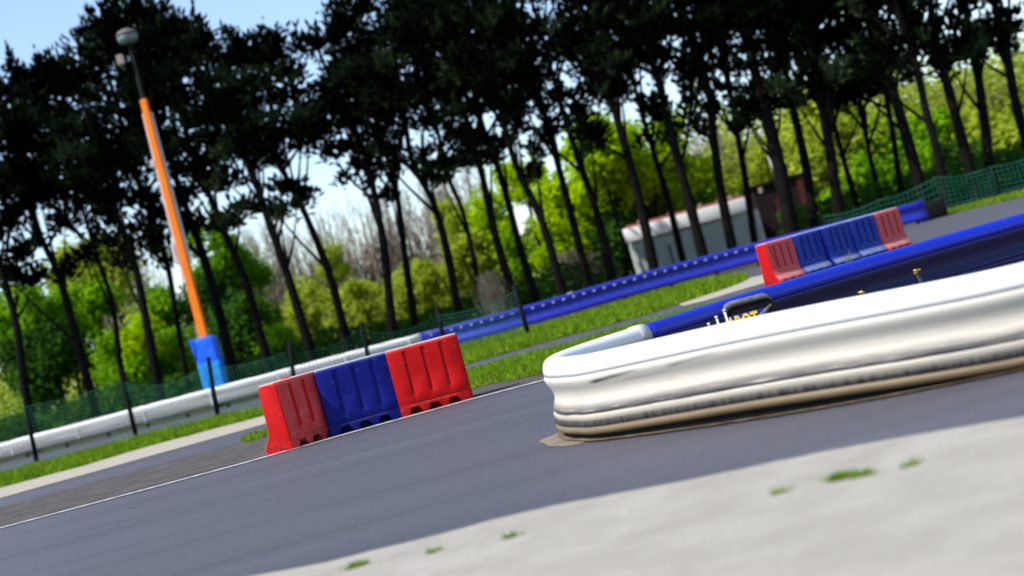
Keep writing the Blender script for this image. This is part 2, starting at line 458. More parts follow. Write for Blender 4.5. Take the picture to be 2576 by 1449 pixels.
def band(up, lo, jit=0.0, seed=1):
    r = random.Random(seed)
    a = [gp(*p) for p in up]
    b = [gp(*p) for p in lo]
    def sub(q):
        o = []
        for i in range(len(q) - 1):
            n = max(2, int((q[i + 1] - q[i]).length / 0.5))
            for k in range(n): o.append(q[i].lerp(q[i + 1], k / n) + Vector((0, r.uniform(-jit, jit), 0)))
        return o + [q[-1]]
    a, b = sub(a), sub(b)
    return [(p.x, p.y) for p in a] + [(p.x, p.y) for p in b[::-1]]
grass1 = band([(-420, 1300), (0, 1194), (99, 1170), (333, 1106), (552, 1050), (656, 1030), (900, 955), (1165, 872), (1254, 845), (1412, 808), (1505, 780), (1596, 750), (1753, 708), (1860, 694), (1884, 698)],
              [(-420, 1340), (0, 1229), (208, 1173), (365, 1126), (656, 1049), (900, 985), (1175, 917), (1258, 893), (1382, 859), (1505, 826), (1629, 791), (1740, 756), (1835, 724), (1882, 704)], 0.12, 2)
sand1 = band([(-420, 1338), (0, 1227), (208, 1171), (365, 1124), (661, 1047), (800, 1010)], [(-420, 1362), (0, 1254), (208, 1196), (365, 1152), (661, 1069), (800, 1028)], 0.06, 3)
sand2 = [(gp(*p).x, gp(*p).y) for p in [(1700, 765), (1760, 740), (1812, 722), (1885, 700), (1960, 684), (1990, 690), (1925, 712), (1850, 734), (1775, 757), (1720, 770)]]
shoulder = band([(-420, 1392), (0, 1278), (313, 1192), (599, 1118), (800, 1070), (1150, 978), (1250, 955), (1400, 920), (1700, 845)],
                [(-420, 1436), (0, 1327), (313, 1243), (600, 1166), (850, 1095), (1188, 1000), (1360, 957), (1700, 866)], 0.04, 5)
grass2 = band([(1165, 938), (1227, 919), (1306, 898), (1446, 864), (1526, 838), (1640, 806), (1800, 766)],
              [(1165, 986), (1240, 966), (1300, 955), (1368, 942), (1560, 890), (1800, 822)], 0.06, 6)
grass4 = [(gp(*p).x, gp(*p).y) for p in [(602, 1113), (625, 1098), (668, 1083), (690, 1083), (668, 1100), (630, 1112)]]
grass3p = [(p.x, p.y) for p in grass_r_low] + [(22, 48.5), (11.0, 48.5)]
sheet('sand_strip', sand1, 0.008, M['sand'])
sheet('concrete_patch', sand2, 0.008, M['sand'])
sheet('shoulder', shoulder, 0.004, M['shoulder'])
sheet('verge', grass1, 0.012, M['verge'])
sheet('verge', grass2, 0.012, M['verge'])
sheet('verge', grass3p, 0.006, M['verge'])
# painted edge line of the track
line = [gp(*p) for p in [(-420, 1441), (0, 1330), (313, 1247), (600, 1170), (850, 1099), (1188, 1005), (1360, 960), (1700, 869), (2200, 736)]]
sheet('painted_line', [(p.x, p.y - 0.07) for p in line] + [(p.x, p.y + 0.08) for p in line[::-1]], 0.009, M['line'])

def grass_mesh(name, specs, seed):
    r = random.Random(seed)
    v, f = [], []
    for poly, n, h0, h1, w in specs:
        for p in sample_poly(poly, n, r):
            a = r.uniform(0, 6.283)
            h = r.uniform(h0, h1) * (0.6 + 0.8 * r.random())
            dx, dy = math.cos(a) * w, math.sin(a) * w
            lx, ly = r.uniform(-0.6, 0.6) * h, r.uniform(-0.6, 0.6) * h
            i = len(v)
            v += [(p.x - dx, p.y - dy, 0.0), (p.x + dx, p.y + dy, 0.0), (p.x + dx * 0.6 + lx * 0.5, p.y + dy * 0.6 + ly * 0.5, h * 0.6), (p.x + lx, p.y + ly, h)]
            f += [(i, i + 1, i + 2), (i, i + 2, i + 3)]
    return pyd(name, v, f, M['grass'])
tag(grass_mesh('grass', [(grass1, 46000, 0.05, 0.14, 0.022)], 1), 'bright green grass verge along the mesh fence beyond the track', 'grass', kind='stuff')
tag(grass_mesh('grass', [(grass2, 15000, 0.03, 0.10, 0.011), (grass4, 500, 0.03, 0.08, 0.011)], 2), 'patchy green grass between the narrow path and the white edge line', 'grass', kind='stuff')
tag(grass_mesh('grass', [(grass3p, 14000, 0.05, 0.14, 0.022)], 3), 'green grass verge below the right end of the green netting', 'grass', kind='stuff')
# grass tufts in the pale foreground concrete
def tuft(px, py, rad, n, label):
    c = gp(px, py, 0.004)
    r = random.Random(int(px))
    v, f = [], []
    for _ in range(n):
        x, y = r.gauss(0, rad), r.gauss(0, rad * 0.6)
        h = r.uniform(0.01, 0.035)
        a = r.uniform(0, 6.28)
        dx, dy = math.cos(a) * 0.004, math.sin(a) * 0.004
        i = len(v)
        v += [(x - dx, y - dy, 0), (x + dx, y + dy, 0), (x + r.uniform(-.03, .03), y + r.uniform(-.03, .03), h)]
        f.append((i, i + 1, i + 2))
    o = pyd('grass_tuft', v, f, M['grass'])
    o.location = c
    tag(o, label, 'grass tuft', 'grass tufts in the foreground concrete')
tuft(2118, 1203, 0.03, 260, 'densest green tuft growing in the pale foreground concrete at right')
tuft(2175, 1196, 0.028, 80, 'thin tuft just right of the densest tuft in the foreground concrete')
tuft(1960, 1240, 0.025, 40, 'sparse tuft left of the densest tuft in the foreground concrete')
tuft(2290, 1172, 0.025, 35, 'sparse tuft right of the densest tuft, near the far edge of the concrete')
tuft(1285, 1352, 0.02, 50, 'small tuft midway along the bottom of the foreground concrete')
tuft(1095, 1388, 0.024, 40, 'pale thin tuft near the track edge of the foreground concrete')
tuft(900, 1424, 0.03, 130, 'green tuft in the foreground concrete nearest the bottom left')
# loose stones
def chips(name, poly, n, s0, s1, seed, label):
    r = random.Random(seed)
    v, f = [], []
    for p in sample_poly(poly, n, r):
        s = r.uniform(s0, s1)
        i = len(v)
        for dx, dy, dz in ((-1, -.7, 0), (1, -.8, 0), (.7, 1, 0), (-.8, .8, 0), (r.uniform(-.3, .3), r.uniform(-.3, .3), r.uniform(.7, 1.3))):
            v.append((p.x + dx * s * r.uniform(.7, 1.2), p.y + dy * s * r.uniform(.7, 1.2), 0.004 + dz * s))
        f += [(i, i + 1, i + 4), (i + 1, i + 2, i + 4), (i + 2, i + 3, i + 4), (i + 3, i, i + 4)]
    tag(pyd(name, v, f, M['stone']), label, 'gravel', kind='stuff')
chips('gravel', shoulder, 420, 0.005, 0.018, 5, 'scattered dark stone chips on the rough shoulder beside the white line')
chips('gravel', [(-6, 11.5), (1, 11.5), (1, 16), (-6, 16)], 70, 0.004, 0.010, 6, 'few small stone chips lying on the smooth track asphalt')

# ------------------------------------------------------------------ horseshoe rail in the foreground
near = [(2990, 578), (2576, 653), (2337, 706), (2076, 764), (1835, 809), (1646, 846), (1500, 876), (1428, 890)]
back = [(1372, 905), (1390, 890), (1423, 881), (1505, 852), (1588, 824), (1670, 798), (1753, 773), (1835, 748), (1952, 714), (2201, 641), (2432, 575), (2576, 534), (2990, 416)]
TOP = 0.555
npt = [gp(x, y, TOP) for x, y in near]
bpt = [gp(x, y, TOP) for x, y in back]
path = [Vector((p.x, p.y, 0)) for p in npt]
tip = [Vector((p.x, p.y, 0)) for p in bpt]
# round the nose between the two runs
import numpy as np
foot = [gp(x, y, 0.05) for x, y in [(1440, 1094), (1544, 1088), (1714, 1070), (1884, 1042), (2110, 1000), (2337, 952), (2576, 900), (2990, 815)]]
fq = []
for i in range(len(foot)):
    a, b = foot[max(i - 1, 0)], foot[min(i + 1, len(foot) - 1)]
    t = Vector((b.x - a.x, b.y - a.y, 0)).normalized()
    q = foot[i] + Vector((-t.y, t.x, 0)) * 0.095
    fq.append(q)
cf = np.polyfit([p.x for p in fq], [p.y for p in fq], 2)
x0_, x1_ = fq[-1].x, 0.38
path = [Vector((x, float(np.polyval(cf, x)), 0.016 * math.sin(min(3.1416, max(0, (x - 0.4) * 1.7))) - 0.026 * max(0, min(1, (x - 1.3) / 1.2)))) for x in [x0_ + (x1_ - x0_) * k / 7 for k in range(8)]]
print('near run', [tuple(round(c, 2) for c in p) for p in path])
cfb = np.polyfit([p.x for p in tip[3:]], [p.y for p in tip[3:]], 3)
tip = [Vector((x, float(np.polyval(cfb, x)), 0)) for x in (0.52, 0.90)] + [Vector((x, float(np.polyval(cfb, x)), 0)) for x in [0.90 + (tip[-1].x - 0.90) * k / 6 for k in range(7)]]
ny = path[-1].y
by = tip[0].y
nose = [Vector((x, ny + (by - ny) * t, 0)) for x, t in ((0.255, 0.16), (0.180, 0.30), (0.148, 0.45), (0.162, 0.59), (0.23, 0.74), (0.35, 0.88))]
wp = catmull(path + nose + tip[:2], 10)
bp_ = catmull(tip[2:], 8)
half = [(0.088, 0.4345), (0.094, 0.425), (0.097, 0.41), (0.093, 0.392), (0.085, 0.375), (0.073, 0.352), (0.060, 0.325), (0.054, 0.30), (0.057, 0.27), (0.069, 0.24), (0.083, 0.215), (0.090, 0.198), (0.088, 0.190),
        (0.080, 0.184), (0.082, 0.179), (0.092, 0.172), (0.094, 0.160), (0.092, 0.148), (0.085, 0.140), (0.094, 0.135), (0.097, 0.120), (0.095, 0.105), (0.086, 0.097), (0.088, 0.093),
        (0.098, 0.086), (0.099, 0.070), (0.092, 0.052), (0.066, 0.043), (0.02, 0.040)]
beam_prof = half + [(-o, h) for o, h in half[::-1]]
pipe_prof = [(0.090 * (abs(math.cos(t)) ** 0.8) * (1 if math.cos(t) >= 0 else -1), 0.437 + 0.118 * (math.sin(t) ** 0.8 if math.sin(t) > 0 else 0)) for t in [math.pi * k / 14 for k in range(15)]]
hr = empty('crash_rail', (0, 0, 0))
tag(hr, 'big moulded plastic crash rail bent like a horseshoe, scuffed white in front and blue behind', 'crash rail')
def run(name, pth, prof, mat, label=None):
    bm = bmesh.new()
    sweep(bm, pth, prof)
    o = obj(name, bm, mat, hr)
    if label: o['label'] = label
    return o
def arc_at(px, py, z):
    g = gp(px, py, z)
    best, bu, u = 9, 0, 0
    for i, p in enumerate(wp):
        if i: u += (p - wp[i - 1]).length
        dd = abs((p - Vector((g.x, g.y, 0))).cross(Vector((g.x, g.y, 0)).normalized()).z)
        if dd < best and i < len(path) * 10: best, bu = dd, u
    return bu
M['rail_white'] = rail_white([(arc_at(1640, 920, 0.39), arc_at(1498, 945, 0.39), 0.405, 0.380, 0.95), (arc_at(1850, 868, 0.39), arc_at(1690, 905, 0.39), 0.41, 0.385, 0.5),
                              (arc_at(2250, 850, 0.25), arc_at(1700, 1000, 0.25), 0.235, 0.225, 0.4)])
run('beam', wp, beam_prof, M['rail_white'], 'cream white beam with black tyre scuffs and a tan muddy foot')
run('top_roll', wp, pipe_prof, M['rail_top_white'], 'smooth white top roll')
run('beam', bp_, beam_prof, M['rail_blue_shaded'], 'blue beam of the rear run, coloured darker for the shade on it')
run('top_roll', bp_, pipe_prof, M['rail_blue'], 'glossy blue top roll')
jp = [wp[-3], wp[-2], wp[-1]]
d = (wp[-1] - wp[-3]).normalized()
col_prof = [(o * 1.08, 0.43 + (h - 0.43) * 1.06) for o, h in pipe_prof]
run('joint_collar', [wp[-1] - d * 0.10, wp[-1] - d * 0.05, wp[-1] + d * 0.012], col_prof, M['joint_dark'])
shade_prof = [(0.062, -0.03), (0.062, 0.044), (-0.062, 0.044), (-0.062, -0.03)]
run('shade_strip', wp, shade_prof, M['black_rubber'])  # black strip added in place of the shadow under the rail
run('shade_strip', bp_, shade_prof, M['black_rubber'])
# dirt around its foot
OUT = -1.0
r = random.Random(9)
def off(pth, o):
    q = []
    for i, p in enumerate(pth):
        a, b = pth[max(i - 1, 0)], pth[min(i + 1, len(pth) - 1)]
        t = Vector((b.x - a.x, b.y - a.y, 0)).normalized()
        q.append(p + Vector((t.y, -t.x, 0)) * (o * r.uniform(0.7, 1.3)))
    return q
whole = wp + bp_[1:]
outer = []
for i, p in enumerate(whole):
    a, b = whole[max(i - 1, 0)], whole[min(i + 1, len(whole) - 1)]
    t = Vector((b.x - a.x, b.y - a.y, 0)).normalized()
    nose_w = math.exp(-((p.x - 0.05) / 0.35) ** 2)
    outer.append(p + Vector((t.y, -t.x, 0)) * OUT * (0.105 + 0.0 * nose_w) * r.uniform(0.93, 1.07))
sheet('dirt', [(p.x, p.y) for p in outer], 0.013, M['dirt'])

nc = wp[len(path) * 10 + 20]
ell = []
for k in range(40):
    t = 6.2832 * k / 40
    q = 1 + 0.05 * math.sin(5 * t) + 0.04 * math.sin(9 * t + 1)
    ell.append((0.30 + 0.38 * math.cos(t) * q, nc.y - 0.1 + 0.62 * math.sin(t) * q))
sheet('dusty_patch', ell, 0.004, M['dust'])
# things inside the horseshoe
def at(px, py, Y): return dp(px, py, Y)
YS = 10.7
sg = empty('number_board', (at(1890, 800, YS).x, YS, 0.0), R(-4))
tag(sg, 'small black rubber rimmed board with yellow letters showing above the white rail', 'sign')
c0 = Vector((sg.location.x, YS, 0))
zt = at(1890, 752, YS).z
bm = bmesh.new()
w_, h_ = 0.185, zt - 0.02
ring = [(-w_, 0.02), (w_, 0.02), (w_, zt - 0.05), (w_ - 0.015, zt - 0.02), (w_ - 0.05, zt), (-w_ + 0.06, zt), (-w_ + 0.02, zt - 0.015), (-w_, zt - 0.06)]
vf = [bm.verts.new((x, -0.02, z)) for x, z in ring]
vb = [bm.verts.new((x, 0.03, z)) for x, z in ring]
bm.faces.new(vf); bm.faces.new(vb[::-1])
for k in range(8): bm.faces.new((vf[k], vb[k], vb[(k + 1) % 8], vf[(k + 1) % 8]))
bmesh.ops.recalc_face_normals(bm, faces=bm.faces)
obj('board', bm, M['black_rubber'], sg, 30)
bm = bmesh.new()
add_tube(bm, [(-w_, -0.012, zt - 0.20), (-w_, -0.012, zt - 0.06), (-w_ + 0.02, -0.012, zt - 0.015), (-w_ + 0.06, -0.012, zt), (w_ - 0.05, -0.012, zt), (w_ - 0.01, -0.012, zt - 0.02), (w_, -0.012, zt - 0.06)], 0.026, 8)
obj('rubber_rim', bm, M['rubber_rim'], sg)
bm = bmesh.new()
zl = zt - 0.086
add_box(bm, (-0.02, -0.024, zl - 0.09), (0.32, 0.006, 0.18))
obj('blue_panel', bm, M['sign_blue'], sg)
def text(s, size, mat, parent, loc, name='lettering', ext=0.004, bold=0.004):
    cu = bpy.data.curves.new('text', 'FONT')
    cu.body = s
    cu.size = size
    cu.extrude = ext
    cu.offset = bold
    t = bpy.data.objects.new('text', cu)
    C.objects.link(t)
    dg = bpy.context.evaluated_depsgraph_get()
    me = bpy.data.meshes.new_from_object(t.evaluated_get(dg))
    bpy.data.objects.remove(t)
    me.materials.clear()
    me.materials.append(mat)
    o = link(name, me, parent)
    o.rotation_euler = (R(90), 0, 0)
    o.location = loc
    return o
tx = text('AROT', 0.155, M['yellow'], sg, (-0.185, -0.033, zl - 0.115))
tx.scale = (0.56, 1, 1)
bm = bmesh.new()
add_tube(bm, [(0.02, -0.045, zl - 0.09), (0.08, -0.045, zl - 0.045), (0.165, -0.045, zl + 0.012)], [0.02, 0.018, 0.008], 8)
obj('torn_strip', bm, M['rubber_rim'], sg)
for px, py, Y, lab in [(1782, 812, 10.4, 'shortest white peg, left of the three beside the board with yellow letters'), (1801, 795, 10.4, 'middle white peg of the three beside the board with yellow letters'), (1821, 778, 10.4, 'tallest white peg, nearest the board with yellow letters')]:
    p = at(px, py, Y)
    bm = bmesh.new()
    add_tube(bm, [(0.03, 0, 0), (0.012, 0, p.z * 0.6), (0, 0, p.z - 0.015)], 0.0075, 8)
    add_tube(bm, [(0, 0, p.z - 0.018), (0, 0, p.z - 0.004), (0, 0, p.z)], [0.010, 0.0115, 0.006], 8)
    o = obj('white_peg', bm, M['white_peg'])
    o.location = (p.x, Y, 0)
    tag(o, lab, 'peg', 'white pegs inside the horseshoe rail')
def dandelion(px, py, Y, nf, spread, lab):
    p = at(px, py, Y)
    rt = empty('dandelion', (p.x, Y, 0))
    tag(rt, lab, 'flower', 'yellow wild flowers inside the horseshoe rail')
    r = random.Random(int(px))
    sb, hb = bmesh.new(), bmesh.new()
    for k in range(nf):
        ox, oz = (r.uniform(-spread, spread), r.uniform(-0.02, 0.012)) if k else (0, 0)
        add_tube(sb, [(0.03, 0, 0), (0.02 + ox * 0.3, 0, p.z * 0.6), (ox, 0, p.z + oz)], 0.0022, 5)
        for j in range(14):
            an = 6.283 * j / 14
            q = Vector((ox, 0, p.z + oz))
            e = Vector((math.cos(an) * 0.017, math.sin(an) * 0.017, 0.006 + r.uniform(-.004, .004)))
            s = Vector((-math.sin(an), math.cos(an), 0)) * 0.0055
            hb.faces.new([hb.verts.new(q + x) for x in (Vector((0, 0, -0.006)), e + s, e * 1.1, e - s)])
    obj('stem', sb, M['stem'], rt)
    obj('flower_head', hb, M['yellow'], rt)
dandelion(2303, 681, 10.4, 4, 0.03, 'taller yellow flower cluster standing before the blue beam')
dandelion(2169, 738, 10.1, 2, 0.015, 'low yellow flower just peeping over the white rail')
def sprig(px, py, Y, n, lab):
    p = at(px, py, Y)
    r = random.Random(int(px))
    bm = bmesh.new()
    for _ in range(n):
        x = r.uniform(-0.03, 0.03)
        add_tube(bm, [(x * 0.3 + 0.03, 0, 0), (x * 0.8 + 0.012, 0, p.z * 0.7), (x, r.uniform(-.02, .02), p.z * r.uniform(0.93, 1.0))], [0.002, 0.002, 0.0035], 4)
    o = obj('weed', bm, M['stem'])
    o.location = (p.x, Y, 0)
    tag(o, lab, 'weed', 'weeds inside the horseshoe rail')
sprig(2318, 712, 10.3, 7, 'grey green seed heads beside the taller yellow flower')
sprig(2250, 733, 10.2, 3, 'tiny weed between the two yellow flowers')
sprig(2505, 640, 9.6, 2, 'thin dry stalk at the far right above the white rail') if False else None

# ------------------------------------------------------------------ water filled road barriers
BL, BH = 0.88, 0.80
def barrier_mesh(flared_front):
    if flared_front:
        front = [(0.0, 0.0), (0.0, 0.05), (0.006, 0.085), (0.035, 0.12), (0.078, 0.16), (0.105, 0.21), (0.115, 0.27), (0.118, 0.29), (0.125, 0.52), (0.132, 0.72), (0.134, 0.74), (0.138, 0.77), (0.152, 0.793), (0.178, 0.80)]
        backp = [(0.375, 0.80), (0.402, 0.793), (0.418, 0.77), (0.424, 0.70), (0.44, 0.3), (0.45, 0.0)]
        z0, z1 = 0.28, 0.73
    else:
        front = [(0.0, 0.0), (0.001, 0.09), (0.012, 0.112), (0.006, 0.14), (0.006, 0.215), (0.007, 0.235), (0.016, 0.5), (0.024, 0.74), (0.026, 0.75), (0.030, 0.77), (0.044, 0.793), (0.07, 0.80)]
        backp = [(0.265, 0.80), (0.295, 0.793), (0.310, 0.77), (0.316, 0.70), (0.325, 0.30), (0.335, 0.22), (0.37, 0.16), (0.42, 0.12), (0.45, 0.085), (0.45, 0.0)]
        z0, z1 = 0.225, 0.745
    prof = front + backp
    nf = len(front)
    cy = 0.22
    st = [(0.0, 0.022, 0), (0.006, 0.009, 0), (0.02, 0.0, 0)]
    for c in (0.26, 0.51, 0.76):
        x = c * BL
        st += [(x - 0.027, 0, 0), (x - 0.017, 0, 1), (x + 0.017, 0, 1), (x + 0.027, 0, 0)]
    st += [(BL - 0.02, 0, 0), (BL - 0.006, 0.009, 0), (BL, 0.022, 0)]
    bm = bmesh.new()
    rings = []
    for x, ins, g in st:
        rg = []
        for i, (y, z) in enumerate(prof):
            yy = cy + (y - cy) * (1 - ins / 0.2)
            zz = z if z < 0.3 else z - ins * (z - 0.3) / 0.5
            if i < nf and g and z0 < z < z1: yy += 0.022 if flared_front else 0.013
            rg.append(bm.verts.new((x, yy, zz)))
        rings.append(rg)
    for i in range(len(st) - 1):
        for k in range(len(prof)):
            k2 = (k + 1) % len(prof)
            f = bm.faces.new((rings[i][k], rings[i + 1][k], rings[i + 1][k2], rings[i][k2]))
            if k < nf - 1 and (st[i][2] or st[i + 1][2]) and (z0 <= prof[k][1] <= z1) and (z0 <= prof[k2][1] <= z1): f.material_index = 1
            if k < nf - 2 and i < 2: f.material_index = 1
    bm.faces.new(rings[0]).material_index = 2
    bm.faces.new(rings[-1][::-1]).material_index = 2
    bmesh.ops.recalc_face_normals(bm, faces=bm.faces)
    body = obj('tmp', bm, [M['red'], M['red_groove'], M['red']])
    cb = bmesh.new()
    for a in (0.135, 0.40, 0.665):
        x = a * BL
        q = [(x, -0.05), (x + 0.155, -0.05), (x + 0.155, 0.025), (x + 0.118, 0.082), (x + 0.030, 0.082), (x, 0.025)]
        A = [cb.verts.new((px, -0.2, pz)) for px, pz in q]
        B = [cb.verts.new((px, 0.15, pz)) for px, pz in q]
        cb.faces.new(A); cb.faces.new(B[::-1])
        for k in range(6): cb.faces.new((A[k], B[k], B[(k + 1) % 6], A[(k + 1) % 6]))
    bmesh.ops.recalc_face_normals(cb, faces=cb.faces)
    cut = obj('cut', cb, M['red'])
    md = body.modifiers.new('b', 'BOOLEAN')
    md.object = cut
    md.operation = 'DIFFERENCE'
    md.solver = 'EXACT'
    dg = bpy.context.evaluated_depsgraph_get()
    me = bpy.data.meshes.new_from_object(body.evaluated_get(dg))
    bpy.data.objects.remove(body)
    bpy.data.objects.remove(cut)
    b2 = bmesh.new()
    b2.from_mesh(me)
    for f in b2.faces: f.smooth = True
    for e in b2.edges:
        if len(e.link_faces) == 2 and e.calc_face_angle(0) > R(38): e.smooth = False
    b2.to_mesh(me)
    b2.free()
    return me
BM_FLAT, BM_FLARE = barrier_mesh(False), barrier_mesh(True)
def barrier(me, mats, loc, rz, label, group, cap=False, tilt=0.0):
    t = empty('road_barrier', loc, rz)
    t.rotation_euler = (0, tilt, rz)
    tag(t, label, 'barrier', group)
    m = me.copy()
    for i, q in enumerate(mats): m.materials[i] = q
    bd = link('body', m, t)
    if cap:
        bm = bmesh.new()
        add_tube(bm, [(BL * 0.42, 0.21, 0.795), (BL * 0.42, 0.21, 0.812), (BL * 0.42, 0.21, 0.82)], [0.06, 0.055, 0.04], 14)
        obj('filler_cap', bm, mats[1], bd)
    return t
g1 = 'water filled barriers on the white line'
p = gp(1011, 1045.5); q = gp(1189, 1000)
barrier(BM_FLAT, [M['red'], M['red'], M['red']], (p.x + 0.02, 16.75, 0), R(1.5), 'bright red water filled barrier at the right end of the three on the white line', g1)
p = gp(842, 1094)
barrier(BM_FLAT, [M['blue'], M['blue'], M['blue']], (p.x - 0.01, 16.62, 0), R(9), 'dark blue water filled barrier between two red ones on the white line', g1)
p = gp(748, 1124)
barrier(BM_FLAT, [M['red_dusty'], M['red_groove'], M['red']], (p.x, 16.2, 0), R(54), 'dusty red water filled barrier turned aside at the left end of the three', g1, True)
g2 = 'water filled barriers in the row behind the blue rail'
xs = [(1945, 612), (2025, 590), (2097, 569), (2172, 548), (2236, 530)]
Y2 = 25.4
row = [([M['red_pale'], M['red_groove'], M['red']], 52, 'faded red barrier with a bright torn crack, leftmost in the rear row'),
       ([M['blue_pale'], M['blue_groove'], M['blue']], 47, 'faded blue barrier beside the cracked red one in the rear row'),
       ([M['blue_pale'], M['blue_groove'], M['blue']], 49, 'middle barrier of the rear row, blue, right of a dark gap'),
       ([M['blue_pale'], M['blue_groove'], M['blue']], 48, 'blue barrier touching the right hand red one in the rear row'),
       ([M['red_pale'], M['red_groove'], M['red']], 48, 'faded red barrier at the right end of the rear row')]
G2 = []
b0 = dp(1945, 612, Y2)
for k, (mats, rot, lab) in enumerate(row):
    dx = 0.575 * k + (0.05 if k >= 2 else 0)
    t = barrier(BM_FLARE, mats, (b0.x - 0.06 + dx, Y2 + 0.575 * 0.56 * k - (0.04 if k >= 2 else 0), 0), R([30, 29, 31, 29, 30][k]), lab, g2)
    t.scale = (0.745, 1, 1)
    G2.append(t)
# torn crack on the first one
bm = bmesh.new()
cr = [(0.06, 0.80), (0.10, 0.735), (0.085, 0.71), (0.115, 0.66), (0.10, 0.63), (0.13, 0.55), (0.17, 0.44), (0.215, 0.33), (0.25, 0.27)]
wd = [0.012, 0.022, 0.02, 0.026, 0.024, 0.018, 0.014, 0.009, 0.004]
def fy(z): return 0.115 + 0.02 * (z - 0.27) / 0.45
vl = [bm.verts.new((x - w, fy(z) - 0.004, z)) for (x, z), w in zip(cr, wd)]
vr = [bm.verts.new((x + w, fy(z) - 0.004, z)) for (x, z), w in zip(cr, wd)]
for i in range(len(cr) - 1): bm.faces.new((vl[i], vr[i], vr[i + 1], vl[i + 1]))
bmesh.ops.solidify(bm, geom=bm.faces[:], thickness=0.004)
k = N('bright_red_tear'); k.base((0.75, 0.012, 0.008))
obj('torn_crack', bm, k.set(0.4, 0.4), G2[0])
# a weed growing up against the rear row
pw = dp(2138, 655, 25.2)
rt = empty('weed', (pw.x, 25.2, 0))
rt.scale = (0.6, 0.6, 0.62)
tag(rt, 'pale green weed growing in front of the middle blue barrier of the rear row', 'weed')
bm = bmesh.new(); bl = bmesh.new()
r = random.Random(3)
for _ in range(7):
    top = Vector((r.uniform(-.14, .10), 0, r.uniform(0.2, 0.42)))
    add_tube(bm, [(0, 0, 0), top * 0.6, top], 0.004, 5)
    for j in range(8):
        q = top * r.uniform(0.5, 1.05) + Vector((r.uniform(-.04, .04), r.uniform(-.04, .04), 0))
        e = Vector((r.uniform(-.03, .03), r.uniform(-.03, .03), r.uniform(0, .04)))
        s = Vector((0.012, 0.006, 0.004))
        bl.faces.new([bl.verts.new(q + x) for x in (-s, e, s, -e * 0.5)])
obj('stem', bm, M['stem'], rt)
obj('leaf', bl, M['olive_leaf'], rt)

# ------------------------------------------------------------------ far guard rail
fr = empty('guard_rail', (0, 0, 0))
tag(fr, 'long guard rail before the trees, white at left and blue with pale studs at right', 'guard rail')
rp = catmull(railpts, 8)
cut_i = 6 * 8
hp = [(0.07, 0.0), (0.095, -0.02), (0.11, -0.06), (0.105, -0.12), (0.085, -0.17), (0.055, -0.23), (0.045, -0.30), (0.060, -0.37), (0.09, -0.43), (0.11, -0.49), (0.105, -0.545), (0.085, -0.575), (0.04, -0.59)]
fprof = hp + [(-o, h) for o, h in hp[::-1]]
def frun(name, pts, mat, label):
    bm = bmesh.new()
    sweep(bm, pts, fprof)
    o = obj(name, bm, mat, fr)
    o['label'] = label
    return o
fw_ = frun('beam', rp[:cut_i + 1], M['far_white'], 'white beam, darker towards the bottom')
fb_ = frun('beam', rp[cut_i:], M['far_blue'], 'blue beam')
for i in range(3, len(rp), 3):
    bm = bmesh.new()
    add_box(bm, (rp[i].x, rp[i].y + 0.05, (rp[i].z - 0.1) / 2), (0.10, 0.08, rp[i].z - 0.1))
    obj('post', bm, M['dark_metal'], fr)
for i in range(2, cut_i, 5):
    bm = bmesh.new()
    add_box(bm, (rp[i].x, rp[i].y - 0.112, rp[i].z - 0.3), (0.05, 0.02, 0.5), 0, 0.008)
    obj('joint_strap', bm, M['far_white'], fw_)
# studs along the blue half
acc, last = 0.0, rp[cut_i]
for i in range(cut_i, len(rp) - 1):
    a, b = rp[i], rp[i + 1]
    L = (b - a).length
    t = 0.32 - acc
    while t < L:
        q = a.lerp(b, t / L)
        if -3.0 < q.x < 8.6:
            bm = bmesh.new()
            bmesh.ops.create_uvsphere(bm, u_segments=10, v_segments=6, radius=0.038)
            bmesh.ops.scale(bm, vec=(1.25, 0.6, 0.8), verts=bm.verts)
            bmesh.ops.translate(bm, vec=(q.x, q.y - 0.105, q.z - 0.135), verts=bm.verts)
            obj('stud', bm, M['stud'], fb_, 60)
        t += 0.32
    acc = L - (t - 0.32)
# white sack lying on the rail's far side
pb = dp(1437, 737, 43.6)
bm = bmesh.new()
bmesh.ops.create_icosphere(bm, subdivisions=3, radius=0.3)
r = random.Random(2)
for v in bm.verts: v.co = Vector((v.co.x * 1.2, v.co.y * 0.7, v.co.z * (0.75 if v.co.z > 0 else 0.9))) * r.uniform(0.95, 1.05)
bmesh.ops.translate(bm, vec=(pb.x, pb.y + 0.45, pb.z - 0.2), verts=bm.verts)
bmesh.ops.scale(bm, vec=(1, 1, 1), verts=bm.verts)
o = obj('white_sack', bm, M['pale_trim'], None, 60)
add_z = bpy.data.objects.get('white_sack')
tag(o, 'small pale bundle peeping over the blue guard rail', 'sack')
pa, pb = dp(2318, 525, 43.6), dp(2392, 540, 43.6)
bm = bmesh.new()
add_box(bm, ((pa.x + pb.x) / 2, 44.0, 0.28), (pb.x - pa.x, 0.7, 0.56), R(-8), 0.07)  # solid block added for the dark shadow and trunk foot here
tag(obj('shadow_block', bm, M['black_rubber'], None, 40), 'black block added for the shadow and trunk foot at the blue guard rail end', 'block')

